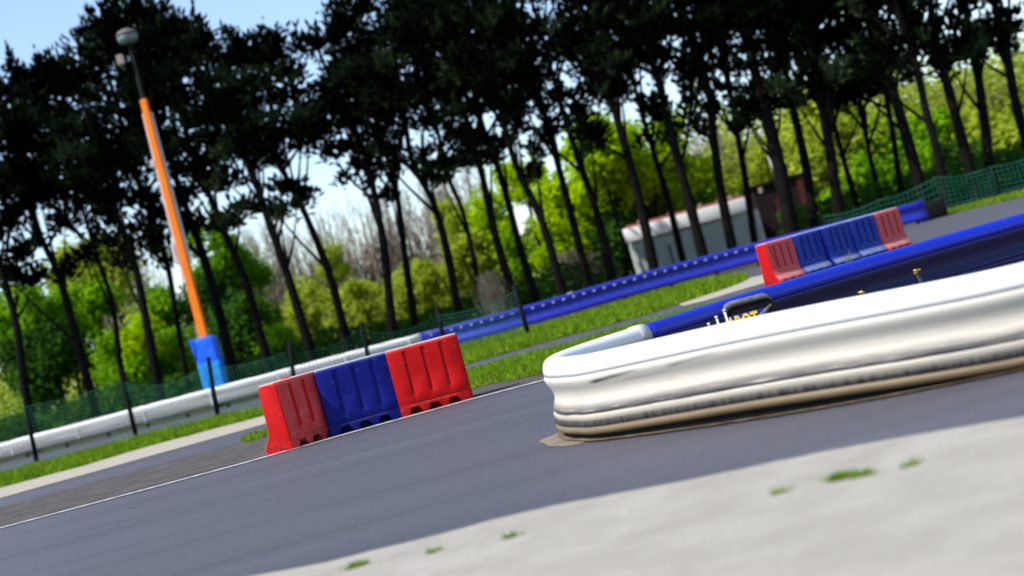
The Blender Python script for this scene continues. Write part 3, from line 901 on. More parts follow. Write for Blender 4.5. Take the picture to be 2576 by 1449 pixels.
# ------------------------------------------------------------------ mesh fences
def net(parent, a, b, za0, za1, zb0, zb1, sag, cell=0.105, wd=0.0038):
    L = (b - a).length
    n = max(2, int(L / cell))
    m = max(2, int((za1 - za0) / cell))
    v, f = [], []
    d_ = (b - a).normalized()
    def pt(s, t):
        s_ = s * s * (3 - 2 * s)
        lo = za0 + (zb0 - za0) * s
        hi = za1 + (zb1 - za1) * s - sag * 4 * s * (1 - s)
        bow = 0.05 * math.sin(s * 9 + t * 3)
        p = a.lerp(b, s)
        return Vector((p.x, p.y + bow, lo + (hi - lo) * t))
    def strip(p, q, w):
        i = len(v)
        v.extend([tuple(p - w), tuple(p + w), tuple(q + w), tuple(q - w)])
        f.append((i, i + 1, i + 2, i + 3))
    K = 10
    for i in range(n + 1):
        for k in range(4): strip(pt(i / n, k / 4), pt(i / n, (k + 1) / 4), d_ * wd)
    for j in range(m + 1):
        for k in range(K): strip(pt(k / K, j / m), pt((k + 1) / K, j / m), Vector((0, 0, wd * (1.2 if j < m else 1.8))))
    me = pyd('net', v, f, M['net'], parent)
    sm = me.modifiers.new('thick', 'SOLIDIFY')
    sm.thickness = 0.006
    return me
POSTS = [(-150, 1232, -190, 1060), (93, 1167, 60, 1000), (344, 1103, 300, 925), (548, 1052, 523, 898), (745, 1001, 727, 853), (936, 948, 908, 811), (1124, 897, 1098, 766), (1331, 846, 1293, 716)]
fn = empty('mesh_fence', (0, 0, 0))
tag(fn, 'green mesh fence on slim dark posts standing on the grass before the guard rail', 'fence')
pos = []
for bx, by, tx, ty in POSTS:
    b = gp(bx, by)
    t = dp(tx, ty, b.y)
    bm = bmesh.new()
    n_ = Vector((0, -0.02, 0))
    add_tube(bm, [b - Vector((0, 0, 0.1)), b.lerp(t, 0.5), t - Vector((0, 0, 0.03)), t], [0.062, 0.058, 0.055, 0.03], 10)
    obj('post', bm, M['dark_metal'], fn)
    pos.append((b, t))
for i, ((b0, t0), (b1, t1)) in enumerate(zip(pos, pos[1:])):
    k0, k1 = (0.86, 0.80) if i % 2 else (0.80, 0.88)
    net(fn, b0.lerp(t0, 0.4) * 0 + b0, b1, 0.06, t0.z * k0, 0.06, t1.z * k1, [0.10, 0.05, 0.28, 0.12, 0.2, 0.22, 0.12][i % 7])
f2 = empty('mesh_fence', (0, 0, 0))
tag(f2, 'coarse green netting fence right of the blue guard rail end, under the trees', 'fence')
R2 = [(11.2, 49.8, 0.95), (13.1, 49.5, 1.0), (15.1, 49.2, 1.25), (17.0, 49.0, 1.1), (18.9, 48.8, 1.2), (21.4, 48.8, 1.3)]
for x, y, h in R2:
    bm = bmesh.new()
    add_tube(bm, [(x, y + 0.05, -0.1), (x, y + 0.05, h * 0.6), (x, y + 0.05, h + 0.05)], [0.05, 0.048, 0.045], 8)
    obj('post', bm, M['dark_metal'], f2)
for (x0, y0, h0), (x1, y1, h1) in zip(R2, R2[1:]):
    net(f2, Vector((x0, y0, 0)), Vector((x1, y1, 0)), 0.05, h0, 0.05, h1, 0.10, 0.16, 0.012)

# ------------------------------------------------------------------ light mast with orange sleeve and blue pad
YM = 49.0
mb = dp(548, 985, YM)
mt = dp(318, 82, YM)
ml = empty('light_mast', (mb.x, YM, 0))
tag(ml, 'tall light mast in an orange sleeve with a blue crash pad round its foot', 'mast')
ml_h = mt.z
lean = Vector((mt.x - mb.x, 0, 0)) / (mt.z - mb.z)
def mp_(z): return Vector((lean.x * (z - mb.z), 0, z))
bm = bmesh.new()
add_tube(bm, [mp_(0), mp_(ml_h * 0.5), mp_(ml_h - 0.3)], [0.13, 0.11, 0.06], 10)
obj('pole', bm, M['dark_metal'], ml)
zo0, zo1 = dp(517, 845, YM).z, dp(360, 250, YM).z
def prism(bm, z0, z1, w0, w1, d0, y, dx0=0, dx1=0):
    a, b = mp_(z0), mp_(z1)
    q = []
    for c, w, dx in ((a, w0, dx0), (b, w1, dx1)):
        q.append([bm.verts.new((c.x + dx + sx * w, y + sy * d0, c.z)) for sx, sy in ((-1, -1), (1, -1), (1, 1), (-1, 1))])
    bm.faces.new(q[0][::-1]); bm.faces.new(q[1])
    for k in range(4): bm.faces.new((q[0][k], q[0][(k + 1) % 4], q[1][(k + 1) % 4], q[1][k]))
bm = bmesh.new()
prism(bm, zo0 - 0.4, zo1, 0.150, 0.115, 0.13, 0)
bmesh.ops.bevel(bm, geom=bm.edges[:], offset=0.03, segments=2, affect='EDGES')
obj('orange_sleeve', bm, M['orange'], ml, 40)
za, zb = dp(478, 690, YM).z, dp(366, 285, YM).z
for s in (-1, 1):
    bm = bmesh.new()
    prism(bm, za + (0.0 if s < 0 else 0.35), zb, 0.035, 0.022, 0.10, 0.05, s * 0.185, s * 0.145)
    obj('pale_edge', bm, M['pale_trim'], ml)
for (px, py) in ((384, 412), (440, 640)):
    q = dp(px, py, YM) - Vector((mb.x, YM, 0))
    bm = bmesh.new()
    add_box(bm, (q.x, 0.0, q.z), (0.12, 0.16, 0.25 if py < 500 else 0.7), 0, 0.02)
    obj('bracket', bm, M['pale_trim'], ml)
bm = bmesh.new()
add_tube(bm, [mp_(zo0) + Vector((-0.30, -0.05, 0)), mp_((zo0 + za) / 2) + Vector((-0.27, -0.05, 0)), mp_(za) + Vector((-0.20, -0.05, 0))], 0.018, 6)
obj('cable', bm, M['dark_metal'], ml)
zp1 = dp(522, 845, YM).z
bm = bmesh.new()
prism(bm, zp1 * 0.48, zp1, 0.40, 0.38, 0.34, 0)
bmesh.ops.bevel(bm, geom=bm.edges[:], offset=0.08, segments=3, affect='EDGES')
obj('crash_pad', bm, M['pad_blue'], ml, 50)
bm = bmesh.new()
prism(bm, 0.05, zp1 * 0.66, 0.37, 0.395, 0.37, 0)
bmesh.ops.bevel(bm, geom=bm.edges[:], offset=0.06, segments=3, affect='EDGES')
obj('lower_pad', bm, M['pad_light'], ml, 50)
bm = bmesh.new()
c = mp_(zp1)
vs = [bm.verts.new(x) for x in (c + Vector((-0.30, -0.36, 0.0)), c + Vector((-0.50, -0.30, 0.05)), c + Vector((-0.38, -0.36, -0.75)), c + Vector((-0.30, -0.30, -0.75)))]
bm.faces.new(vs)
bmesh.ops.solidify(bm, geom=bm.faces[:], thickness=0.03)
obj('pad_flap', bm, M['pad_blue'], ml)
lc = dp(320, 92, YM) - Vector((mb.x, YM, 0))
bm = bmesh.new()
def lathe(bm, c, pr, n=20, mi=0):
    rg = [[bm.verts.new(c + Vector((math.cos(6.2832 * k / n) * r, math.sin(6.2832 * k / n) * r, z))) for k in range(n)] for r, z in pr]
    for a, b in zip(rg, rg[1:]):
        for k in range(n):
            f = bm.faces.new((a[k], a[(k + 1) % n], b[(k + 1) % n], b[k])); f.smooth = True; f.material_index = mi
    bm.faces.new(rg[0][::-1]); bm.faces.new(rg[-1])
lathe(bm, lc, [(0.20, -0.24), (0.32, -0.18), (0.35, -0.05), (0.34, 0.04)])
obj('lamp_glass', bm, M['lamp'], ml)
bm = bmesh.new()
lathe(bm, lc, [(0.37, 0.04), (0.36, 0.10), (0.28, 0.20), (0.10, 0.27)])
obj('lamp_hood', bm, M['hood'], ml)
q = dp(306, 152, YM) - Vector((mb.x, YM, 0))
bm = bmesh.new()
add_box(bm, (q.x, -0.12, q.z), (0.24, 0.18, 0.34), 0, 0.02)
obj('junction_box', bm, M['box'], ml)

# ------------------------------------------------------------------ shed and hut behind the trees
YH = 68.0
A0, A1 = dp(1597, 650, YH), dp(1897, 590, YH)
sh = empty('shed', ((A0.x + A1.x) / 2, YH, 0))
tag(sh, 'low grey clad shed with a deep white fascia behind the tree trunks', 'shed')
sx0, sx1 = dp(1586, 612, YH).x - sh.location.x, dp(1893, 560, YH).x - sh.location.x + 0.4
zf0, zf1 = dp(1580, 612, YH).z, dp(1566, 580, YH).z
bm = bmesh.new()
add_box(bm, ((sx0 + sx1) / 2, 2.5, zf0 / 2), (sx1 - sx0, 5.0, zf0))
obj('wall', bm, M['shed_wall'], sh)
fx0 = dp(1565, 596, YH).x - sh.location.x
fx1 = dp(1876, 508, YH).x - sh.location.x
bm = bmesh.new()
zz0 = (zf0 + zf1) / 2
add_box(bm, ((fx0 + fx1) / 2, -0.35, zz0 + 0.02), (fx1 - fx0, 0.5, zf1 - zf0), 0, 0.015)
obj('fascia', bm, M['fascia'], sh, 40)
bm = bmesh.new()
add_box(bm, ((fx0 + fx1) / 2 + 0.1, 2.4, zf1 + 0.09), (fx1 - fx0 - 0.5, 5.2, 0.14))
obj('roof', bm, M['roof'], sh)
for k in range(5):
    bm = bmesh.new()
    add_box(bm, (fx0 + 1.0 + k * 1.5, 0.1, zf1 + 0.14), (0.16, 0.3, 0.28), 0, 0.03)
    obj('roof_vent', bm, M['box'], sh)
for x in (sx0 + 0.08, sx1 - 0.08):
    bm = bmesh.new()
    add_box(bm, (x, -0.03, zf0 / 2), (0.16, 0.08, zf0 - 0.02))
    obj('corner_trim', bm, M['pale_trim'], sh)
bm = bmesh.new()
add_box(bm, (sx0 + 1.75, -0.04, zf0 * 0.42), (0.07, 0.06, zf0 * 0.62))
obj('downpipe', bm, M['dark_metal'], sh)
YU = 70.0
ux0, ux1 = dp(1905, 520, YU).x, dp(2050, 500, YU).x
zu = dp(1905, 470, YU).z
hu = empty('hut', ((ux0 + ux1) / 2, YU, 0))
tag(hu, 'dark brown boarded hut with a deep red panel, right of the grey shed', 'hut')
bm = bmesh.new()
add_box(bm, (0, 1.5, zu / 2), (ux1 - ux0, 3.0, zu))
obj('wall', bm, M['hut'], hu)
bm = bmesh.new()
add_box(bm, ((ux1 - ux0) * 0.36, -0.04, zu * 0.5), ((ux1 - ux0) * 0.2, 0.08, zu * 0.98))
obj('red_panel', bm, M['hut_red'], hu)
bm = bmesh.new()
add_box(bm, (-(ux1 - ux0) * 0.15, -0.04, zu * 0.4), ((ux1 - ux0) * 0.05, 0.07, zu * 0.7))
obj('red_board', bm, M['hut_red'], hu)
bm = bmesh.new()
add_box(bm, (0, 1.5, zu + 0.06), (ux1 - ux0 + 0.3, 3.3, 0.12))
obj('roof', bm, M['hut'], hu)
def slim_pole(bx, by, tx, ty, Y, rad, mat, lab, cap=True):
    b, t = dp(bx, by, Y), dp(tx, ty, Y)
    dv = (t - b) / (t.z - b.z)
    g = b - dv * b.z
    bm = bmesh.new()
    add_tube(bm, [g, g.lerp(t, 0.5), t], [rad, rad * 0.9, rad * 0.7], 8)
    o = obj('pole', bm, mat)
    tag(o, lab, 'pole')
slim_pole(1598, 690, 1512, 430, 62, 0.07, M['dark_metal'], 'slim dark pole left of the shed, before the yellow green trees')
slim_pole(1965, 480, 1905, 320, 66, 0.055, M['joint_dark'], 'thin grey pole beside the right end of the shed')

# ------------------------------------------------------------------ trees
def tuft_faces(v, f, p, d, L, w, r, tw=True):
    u, q = frame(d)
    a = r.uniform(0, 3.14)
    for k in range(2 if tw else 1):
        s = (u * math.cos(a + 1.57 * k) + q * math.sin(a + 1.57 * k)) * w
        i = len(v)
        v += [tuple(p - s * 0.4), tuple(p + d * L * 0.45 - s), tuple(p + d * L), tuple(p + d * L * 0.45 + s), tuple(p + s * 0.4)]
        f.append((i, i + 1, i + 2, i + 3, i + 4))
def pine_crown(seed, H, Rr, ntop, nlow, dens):
    r = random.Random(seed)
    v, f = [], []
    cl = []
    for k in range(ntop + nlow):
        t = r.uniform(0.42, 0.97) if k < ntop else r.uniform(0.0, 0.5)
        prof = Rr * (0.75 + 0.35 * math.sin(math.pi * min(1, t * 0.95))) * (1 if t < 0.72 else 1.0 - (t - 0.72) * 2.0)
        a = r.uniform(0, 6.283)
        rad = prof * math.sqrt(r.random())
        cl.append((Vector((math.cos(a) * rad, math.sin(a) * rad, t * H)), r.uniform(0.45, 0.85) * (0.72 if k >= ntop else 1.0)))
    for k in range(4):
        cl.append((Vector((r.uniform(-1.1, 1.1), r.uniform(-.8, .8), H * r.uniform(0.90, 1.03))), r.uniform(0.35, 0.5)))
    for k, (c, s) in enumerate(cl):
        n = int(dens * s * s * 2.0)
        tip = k >= ntop + nlow
        for _ in range(n):
            q = Vector((r.gauss(0, 0.52), r.gauss(0, 0.52), r.gauss(0, 0.50))) * s
            q.z *= 1.4 if tip else 0.72
            if tip:
                q.x *= 0.7 * (1 - q.z / s * 0.3); q.y *= 0.7
            d = (q * 0.8 / s + Vector((c.x * 0.15, c.y * 0.15, 0.75)) + Vector((r.gauss(0, .35), r.gauss(0, .35), r.gauss(0, .3)))).normalized()
            tuft_faces(v, f, c + q, d, r.uniform(0.20, 0.44), r.uniform(0.045, 0.085), r)
    me = bpy.data.meshes.new('crown')
    me.from_pydata(v, [], f)
    me.materials.append(M['needle'])
    return me, cl
CROWNS = [pine_crown(100 + i, 8.0, 1.7 + 0.15 * (i % 3), 16 + i % 3, 10 + i % 2, 140) for i in range(6)]
DENSE = [pine_crown(200 + i, 8.0, 1.8 + 0.15 * (i % 3), 18, 18, 140) for i in range(4)]
# trunk traces: distance, base width, points from foot upward (photo frame)
TREES = [
 (56, 26, [(60, 960), (42, 820), (10, 700), (-30, 560)], 'forked dark pine at the left edge of the tree row'),
 (57, 26, [(228, 990), (192, 850), (150, 700), (100, 590), (60, 470)], 'second dark pine from the left edge, bare leaning trunk'),
 (59, 17, [(300, 900), (285, 770), (250, 660), (205, 520)], 'slender pine, third from the left edge of the row'),
 (56, 27, [(402, 990), (366, 800), (345, 690), (305, 570), (250, 400)], 'thick pine nearest the orange mast on its left'),
 (61, 16, [(470, 950), (440, 780), (425, 690), (390, 560)], 'thin pine trunk just left of the orange mast'),
 (60, 30, [(585, 930), (545, 760), (510, 640), (450, 470)], 'pine whose trunk stands right behind the orange mast'),
 (57, 26, [(665, 880), (622, 720), (580, 620), (535, 510), (480, 380)], 'first pine right of the orange mast'),
 (56, 30, [(775, 865), (722, 690), (680, 570), (650, 480), (600, 350)], 'pine rising above the left red barrier'),
 (57, 26, [(868, 840), (832, 700), (790, 590), (745, 490), (690, 380)], 'pine with a wide fork above the blue barrier'),
 (56, 28, [(985, 815), (968, 640), (940, 480), (905, 350)], 'pine above the right red barrier, left of a close pair'),
 (58, 22, [(1042, 800), (1018, 640), (1000, 500), (965, 360)], 'right trunk of the close pair above the right red barrier'),
 (57, 25, [(1152, 770), (1122, 620), (1090, 510), (1035, 400)], 'pine behind the joint of white and blue guard rail'),
 (62, 16, [(1210, 750), (1185, 620), (1160, 520), (1120, 420)], 'thin pine left of the netting end post'),
 (57, 25, [(1290, 735), (1248, 600), (1215, 450), (1180, 320)], 'pine just left of the last slim fence post'),
 (58, 23, [(1340, 725), (1305, 610), (1262, 450), (1215, 320)], 'pine standing at the last slim fence post'),
 (56, 26, [(1412, 725), (1365, 560), (1300, 420), (1262, 290)], 'pine left of the dry reeds behind the blue rail'),
 (57, 24, [(1482, 715), (1445, 570), (1400, 400), (1365, 270)], 'pine between two clumps of dry reed'),
 (57, 25, [(1540, 700), (1500, 530), (1455, 400), (1410, 260)], 'last pine before the left end of the shed'),
 (55, 30, [(1645, 675), (1608, 500), (1565, 340), (1520, 200)], 'pine crossing the left end of the shed fascia'),
 (60, 19, [(1718, 655), (1680, 500), (1640, 370), (1600, 230)], 'slim pine, second in front of the shed'),
 (55, 30, [(1768, 640), (1730, 490), (1690, 340), (1655, 200)], 'thick pine before the middle of the shed'),
 (56, 29, [(1842, 620), (1812, 470), (1795, 340), (1775, 190)], 'fourth pine in front of the shed, nearly upright'),
 (59, 20, [(1898, 605), (1875, 450), (1852, 320), (1830, 190)], 'pine before the right corner of the shed'),
 (55, 44, [(1990, 580), (1965, 440), (1935, 310), (1900, 180)], 'thickest dark pine hiding the brown hut'),
 (56, 27, [(2048, 560), (2028, 420), (1995, 270), (1965, 130)], 'pine at the right side of the brown hut'),
 (55, 32, [(2112, 545), (2090, 390), (2060, 220), (2030, 90)], 'thick pine above the right end of the barrier row'),
 (60, 17, [(2160, 530), (2122, 400), (2090, 280), (2060, 160)], 'thin pine right of the thick one above the barrier row'),
 (61, 15, [(2222, 515), (2190, 400), (2172, 300), (2150, 180)], 'thinnest pine, alone against bright leaves at right'),
 (60, 17, [(2272, 505), (2255, 400), (2240, 300), (2215, 180)], 'thin pine left of the blue guard rail end'),
 (55, 34, [(2318, 480), (2282, 350), (2245, 220), (2210, 100)], 'thick pine above the end of the blue guard rail'),
 (52, 24, [(2385, 510), (2360, 390), (2330, 280), (2300, 150)], 'pine standing in the netting beside the rail end'),
 (55, 30, [(2448, 455), (2412, 320), (2385, 220), (2355, 100)], 'third pine from the right edge behind the netting'),
 (56, 28, [(2492, 430), (2478, 320), (2462, 200), (2440, 80)], 'second pine from the right edge behind the netting'),
 (56, 30, [(2600, 410), (2560, 280), (2535, 150), (2505, 20)], 'pine at the right edge of the picture'),
]
TG = 'pines in the row behind the guard rail'
rt_ = random.Random(77)
tops = []
for i, (D, wpx, pts, lab) in enumerate(TREES):
    r = random.Random(i * 13 + 5)
    s = FPX / D
    P = [dp(x, y, D) for x, y in pts]
    dv = (P[0] - P[1])
    base = P[0] + dv * (P[0].z / max(0.3, -dv.z)) * 0.6
    base.z = 0
    left = P[-1].x < 4
    Ht = r.uniform(13.6, 15.2)
    tp = {0: (-70, 195), 1: (20, 185), 2: (105, 185), 3: (168, 180), 4: (245, 45), 5: (325, 42), 6: (440, 55), 7: (565, 85), 8: (670, 100), 9: (790, 92), 10: (880, -12), 11: (945, 70), 12: (1050, -30)}.get(i)
    if tp: Ht = dp(tp[0], tp[1], D).z
    dirv = (P[-1] - P[-2]).normalized()
    top = P[-1] + Vector((dirv.x * 1.2, r.uniform(-.5, .5), (Ht - P[-1].z) * 0.93))
    if tp: top.x = dp(tp[0], tp[1], D).x
    root = empty('pine_tree', base)
    tag(root, lab, 'tree', TG)
    line_ = catmull([base - Vector((0, 0, 0.2))] + P + [P[-1].lerp(top, 0.5) + Vector((r.uniform(-.3, .3), r.uniform(-.3, .3), 0)), top], 4)
    r0 = wpx / s / 2
    rad = [max(0.035, r0 * (1.18 if k < 2 else 1.0) * (1 - 0.72 * (p.z / Ht)) * r.uniform(0.92, 1.08)) for k, p in enumerate(line_)]
    bm = bmesh.new()
    add_tube(bm, [p - base for p in line_], rad, 9)
    # limbs
    cb = 5.4 if not left else 6.2
    me, cl = (CROWNS[i % 6] if i < 23 else DENSE[i % 4])
    kz = (Ht - cb) / 8.0
    kr = r.uniform(0.9, 1.1) * (0.8 if i == 10 else 1.0)
    rz = r.uniform(0, 6.283)
    def axis(z):
        for a, b in zip(line_, line_[1:]):
            if a.z <= z <= b.z and b.z > a.z: return a.lerp(b, (z - a.z) / (b.z - a.z))
        return line_[-1]
    cen = axis(cb + 3.0).lerp(axis(Ht - 1.5), 0.5)
    cm = Matrix.Translation((cen.x - base.x, cen.y - base.y, cb)) @ Matrix.Rotation(rz, 4, 'Z') @ Matrix.Diagonal((kr, kr, kz, 1))
    rc = r.sample(cl[:-4], 16)
    for c, s_ in rc:
        w = cm @ c + base
        zs = max(3.2, w.z - r.uniform(1.2, 3.2))
        a = axis(min(zs, Ht - 1))
        m = a.lerp(w, 0.5) + Vector((0, 0, -0.15 + r.uniform(-.2, .2)))
        add_tube(bm, [a - base, m - base, w - base], [0.085, 0.055, 0.02], 5, False)
    obj('trunk', bm, M['bark'], root)
    o = link('crown', me, root)
    o.matrix_local = cm
    if i == 15:
        q = dp(1345, 425, D)
        v, f = [], []
        for _ in range(220):
            g = Vector((r.gauss(0, .11), r.gauss(0, .11), r.gauss(0, .11)))
            tuft_faces(v, f, q - base + g, Vector((r.gauss(0, 1), r.gauss(0, 1), r.gauss(0, 1))).normalized(), 0.28, 0.08, r)
        pyd('hanging_tuft', v, f, M['needle'], root)

# leafy trees and bushes behind the row
def leaf_crown(seed, n, size, blobs=9):
    r = random.Random(seed)
    v, f = [], []
    bl = []
    for _ in range(blobs):
        d = Vector((r.gauss(0, 1), r.gauss(0, 1), r.gauss(0, 1))).normalized() * r.uniform(0.3, 0.72)
        bl.append((d, r.uniform(0.20, 0.55)))
    for _ in range(n):
        c, s = r.choice(bl)
        q = Vector((r.gauss(0, 1), r.gauss(0, 1), r.gauss(0, 1))).normalized() * (abs(r.gauss(0.62, 0.33))) * s
        p = c + q
        nrm = (q.normalized() + Vector((r.gauss(0, .6), r.gauss(0, .6), r.gauss(0, .6) + 0.5))).normalized()
        u, w = frame(nrm)
        a = r.uniform(0, 6.28)
        d1 = (u * math.cos(a) + w * math.sin(a)) * size * r.uniform(0.6, 1.3)
        d2 = nrm.cross(d1) * 0.55
        i = len(v)
        v += [tuple(p - d1), tuple(p - d2), tuple(p + d1), tuple(p + d2)]
        f.append((i, i + 1, i + 2, i + 3))
    return v, f
LC = [leaf_crown(50 + k, 5200, 0.075, 11 + k) for k in range(5)]
LCM = {}
def leaf_mesh(k, mat):
    if (k, mat) not in LCM:
        me = bpy.data.meshes.new('crown')
        me.from_pydata(LC[k][0], [], LC[k][1])
        me.materials.append(M[mat])
        LCM[(k, mat)] = me
    return LCM[(k, mat)]
def bush(i, x, y, rpx, D, mat, lab, cat='tree', asp=1.15):
    c = dp(x, y, D)
    rad = rpx / (FPX / D) * 1.42
    r = random.Random(i * 7 + 1)
    root = empty('leafy_tree' if cat == 'tree' else 'bush', (c.x, D, 0))
    tag(root, lab, cat, 'leafy growth behind the pine row')
    o = link('crown', leaf_mesh(i % 5, mat), root)
    o.location = (0, 0, c.z)
    o.scale = (rad, rad, rad * asp)
    o.rotation_euler = (0, 0, r.uniform(0, 6.28))
    bm = bmesh.new()
    for _ in range(3):
        e = Vector((r.uniform(-.5, .5) * rad, r.uniform(-.4, .4) * rad, c.z + r.uniform(-.1, .4) * rad))
        add_tube(bm, [(r.uniform(-.15, .15), r.uniform(-.1, .1), -0.1), (e.x * 0.35, e.y * 0.35, e.z * 0.5), e], [0.09, 0.07, 0.03], 6)
    obj('trunk', bm, M['bark'], root)
BUSH = [
 (1500, 400, 80, 72, 'yellow_leaf', 'tallest yellow green tree in the gap left of the shed', 'tree'),
 (1590, 385, 85, 74, 'yellow_leaf', 'yellow green tree rising above the left end of the shed', 'tree'),
 (1690, 410, 85, 75, 'yellow_leaf', 'yellow green tree above the middle of the shed', 'tree'),
 (1430, 510, 70, 71, 'yellow_leaf', 'yellow green tree behind the last pines before the shed', 'tree'),
 (1530, 520, 95, 76, 'green_leaf', 'deep green tree in the gap behind the slim dark pole', 'tree'),
 (1640, 520, 85, 77, 'green_leaf', 'green tree close behind the left part of the shed', 'tree'),
 (1740, 480, 60, 77, 'green_leaf', 'green tree close behind the middle of the shed', 'tree'),
 (1400, 610, 55, 70, 'yellow_leaf', 'low yellow green bush left of the dry reeds', 'bush'),
 (1310, 450, 55, 74, 'yellow_leaf', 'pale yellow green tree high between the pines at centre', 'tree'),
 (1560, 620, 60, 70, 'dark_leaf', 'dark bush against the left wall of the shed', 'bush'),
 (1940, 400, 50, 78, 'olive_leaf', 'olive tree above the right end of the shed', 'tree'),
 (2035, 300, 80, 76, 'olive_leaf', 'tall yellowish tree right of the brown hut', 'tree'),
 (2070, 430, 90, 74, 'olive_leaf', 'yellowish tree just behind the brown hut roof', 'tree'),
 (2155, 390, 85, 75, 'olive_leaf', 'yellowish tree behind the thin pines at right', 'tree'),
 (2190, 470, 70, 72, 'green_leaf', 'bright bush above the rear barrier row', 'bush'),
 (2250, 410, 75, 74, 'green_leaf', 'green tree behind the pines over the rail end', 'tree'),
 (2340, 350, 75, 75, 'green_leaf', 'light green tree high above the rail end', 'tree'),
 (2350, 440, 60, 71, 'green_leaf', 'bright bush just above the netting by the rail end', 'bush'),
 (2420, 400, 55, 70, 'dark_leaf', 'dark bush behind the netting near the right edge', 'bush'),
 (2480, 340, 70, 75, 'olive_leaf', 'olive tree between the last pines at right', 'tree'),
 (2560, 370, 60, 72, 'olive_leaf', 'olive bush behind the netting at the right edge', 'bush'),
 (2110, 520, 50, 69, 'green_leaf', 'low bright bush right of the brown hut', 'bush'),
 (100, 820, 85, 68, 'green_leaf', 'green bush between the two leftmost pines', 'bush'),
 (20, 800, 75, 70, 'green_leaf', 'green bush at the left edge behind the fork', 'bush'),
 (70, 920, 80, 66, 'dark_leaf', 'dark bush low at the left edge', 'bush'),
 (170, 900, 70, 67, 'dark_leaf', 'dark bush low behind the second pine', 'bush'),
 (300, 880, 55, 64, 'green_leaf', 'bright green bush between the second and thick left pines', 'bush'),
 (360, 860, 50, 64, 'yellow_leaf', 'yellow green bush left of the orange mast', 'bush'),
 (320, 960, 60, 63, 'green_leaf', 'low bright bush over the white guard rail at left', 'bush'),
 (265, 680, 75, 76, 'olive_leaf', 'pale grey green tree high behind the left pines', 'tree'),
 (400, 800, 60, 68, 'green_leaf', 'green bush beside the thin pine left of the mast', 'bush'),
 (455, 880, 60, 66, 'green_leaf', 'green bush right behind the blue crash pad', 'bush'),
 (540, 650, 70, 70, 'green_leaf', 'round green tree just right of the orange mast', 'tree'),
 (535, 760, 75, 69, 'dark_leaf', 'dark tree below the round green one by the mast', 'tree'),
 (590, 850, 85, 66, 'dark_leaf', 'black green thicket right of the blue crash pad', 'bush'),
 (650, 800, 55, 70, 'green_leaf', 'green bush right of the dark thicket', 'bush'),
 (700, 860, 45, 64, 'green_leaf', 'bright low bush above the left red barrier', 'bush'),
 (770, 775, 42, 76, 'olive_leaf', 'olive bush behind the pine above the left red barrier', 'bush'),
 (910, 745, 44, 77, 'olive_leaf', 'olive bush behind the pines above the blue barrier', 'bush'),
 (1000, 752, 42, 76, 'olive_leaf', 'olive bush between the close pair of pines', 'bush'),
 (1085, 715, 45, 76, 'olive_leaf', 'olive bush behind the white and blue rail joint', 'bush'),
 (1180, 640, 60, 77, 'olive_leaf', 'olive tree behind the thin pine near the end post', 'tree'),
 (1240, 560, 55, 78, 'yellow_leaf', 'pale spring tree behind the end post pines', 'tree'),
 (215, 770, 65, 72, 'green_leaf', 'green bush behind the second pine, left of the thin third one', 'bush'),
 (170, 690, 60, 78, 'olive_leaf', 'pale olive tree high between the two leftmost pines', 'tree'),
 (620, 690, 55, 72, 'green_leaf', 'green tree behind the first pine right of the mast', 'tree'),
 (1120, 560, 55, 80, 'olive_leaf', 'pale olive tree high behind the joint of the guard rail colours', 'tree'),
 (838, 665, 36, 82, 'olive_leaf', 'pale spring tree behind the wide forked pine', 'tree'),
 (1300, 640, 50, 74, 'green_leaf', 'green bush behind the last slim fence post', 'bush'),
]
for i, b in enumerate(BUSH): bush(i, *b)

# leafless thickets
def thicket(i, x, y, wpx, D, lab, n=130, mat='twig'):
    c = dp(x, y, D)
    w = wpx / (FPX / D)
    r = random.Random(300 + i)
    bm = bmesh.new()
    h = c.z
    for _ in range(n):
        x0 = r.uniform(-w, w)
        y0 = r.uniform(-1.2, 1.2)
        hh = h * r.uniform(0.55, 1.05)
        p0, p1 = Vector((x0, y0, 0)), Vector((x0 + r.gauss(0, .35), y0 + r.gauss(0, .3), hh * 0.55))
        p2 = p1 + Vector((r.gauss(0, .5), r.gauss(0, .4), hh * 0.45))
        add_tube(bm, [p0, p1, p2], [0.055, 0.038, 0.014], 3, False)
        for _ in range(7):
            t = r.uniform(0.3, 0.95)
            q = p0.lerp(p1, t * 2) if t < 0.5 else p1.lerp(p2, t * 2 - 1)
            e = q + Vector((r.gauss(0, .45), r.gauss(0, .4), r.uniform(0.4, 1.5)))
            add_tube(bm, [q, q.lerp(e, 0.5) + Vector((r.gauss(0, .06), 0, 0)), e], [0.024, 0.018, 0.010], 3, False)
    o = obj('bare_thicket', bm, M[mat])
    o.location = (c.x, D, 0)
    tag(o, lab, 'thicket', 'leafless thickets behind the pine row')
for i, a in enumerate([
  (265, 590, 90, 82, 'leafless thicket rising behind the left hand pines'),
  (640, 560, 60, 84, 'leafless thicket right of the round green tree'),
  (760, 560, 80, 86, 'leafless thicket under the forked pine with sky behind it'),
  (900, 520, 80, 84, 'leafless thicket behind the pines above the blue barrier'),
  (1020, 470, 70, 86, 'leafless thicket behind the close pair of pines'),
  (1130, 410, 70, 82, 'brown leafless thicket left of the end post pines'),
  (1790, 330, 70, 82, 'brown leafless thicket above the shed, right of the yellow trees'),
  (1880, 380, 60, 84, 'grey leafless thicket above the right end of the shed'),
  (2420, 220, 80, 82, 'leafless thicket high behind the netting at right'),
  (2545, 220, 70, 84, 'leafless thicket at the right edge of the picture')]): thicket(i, *a)
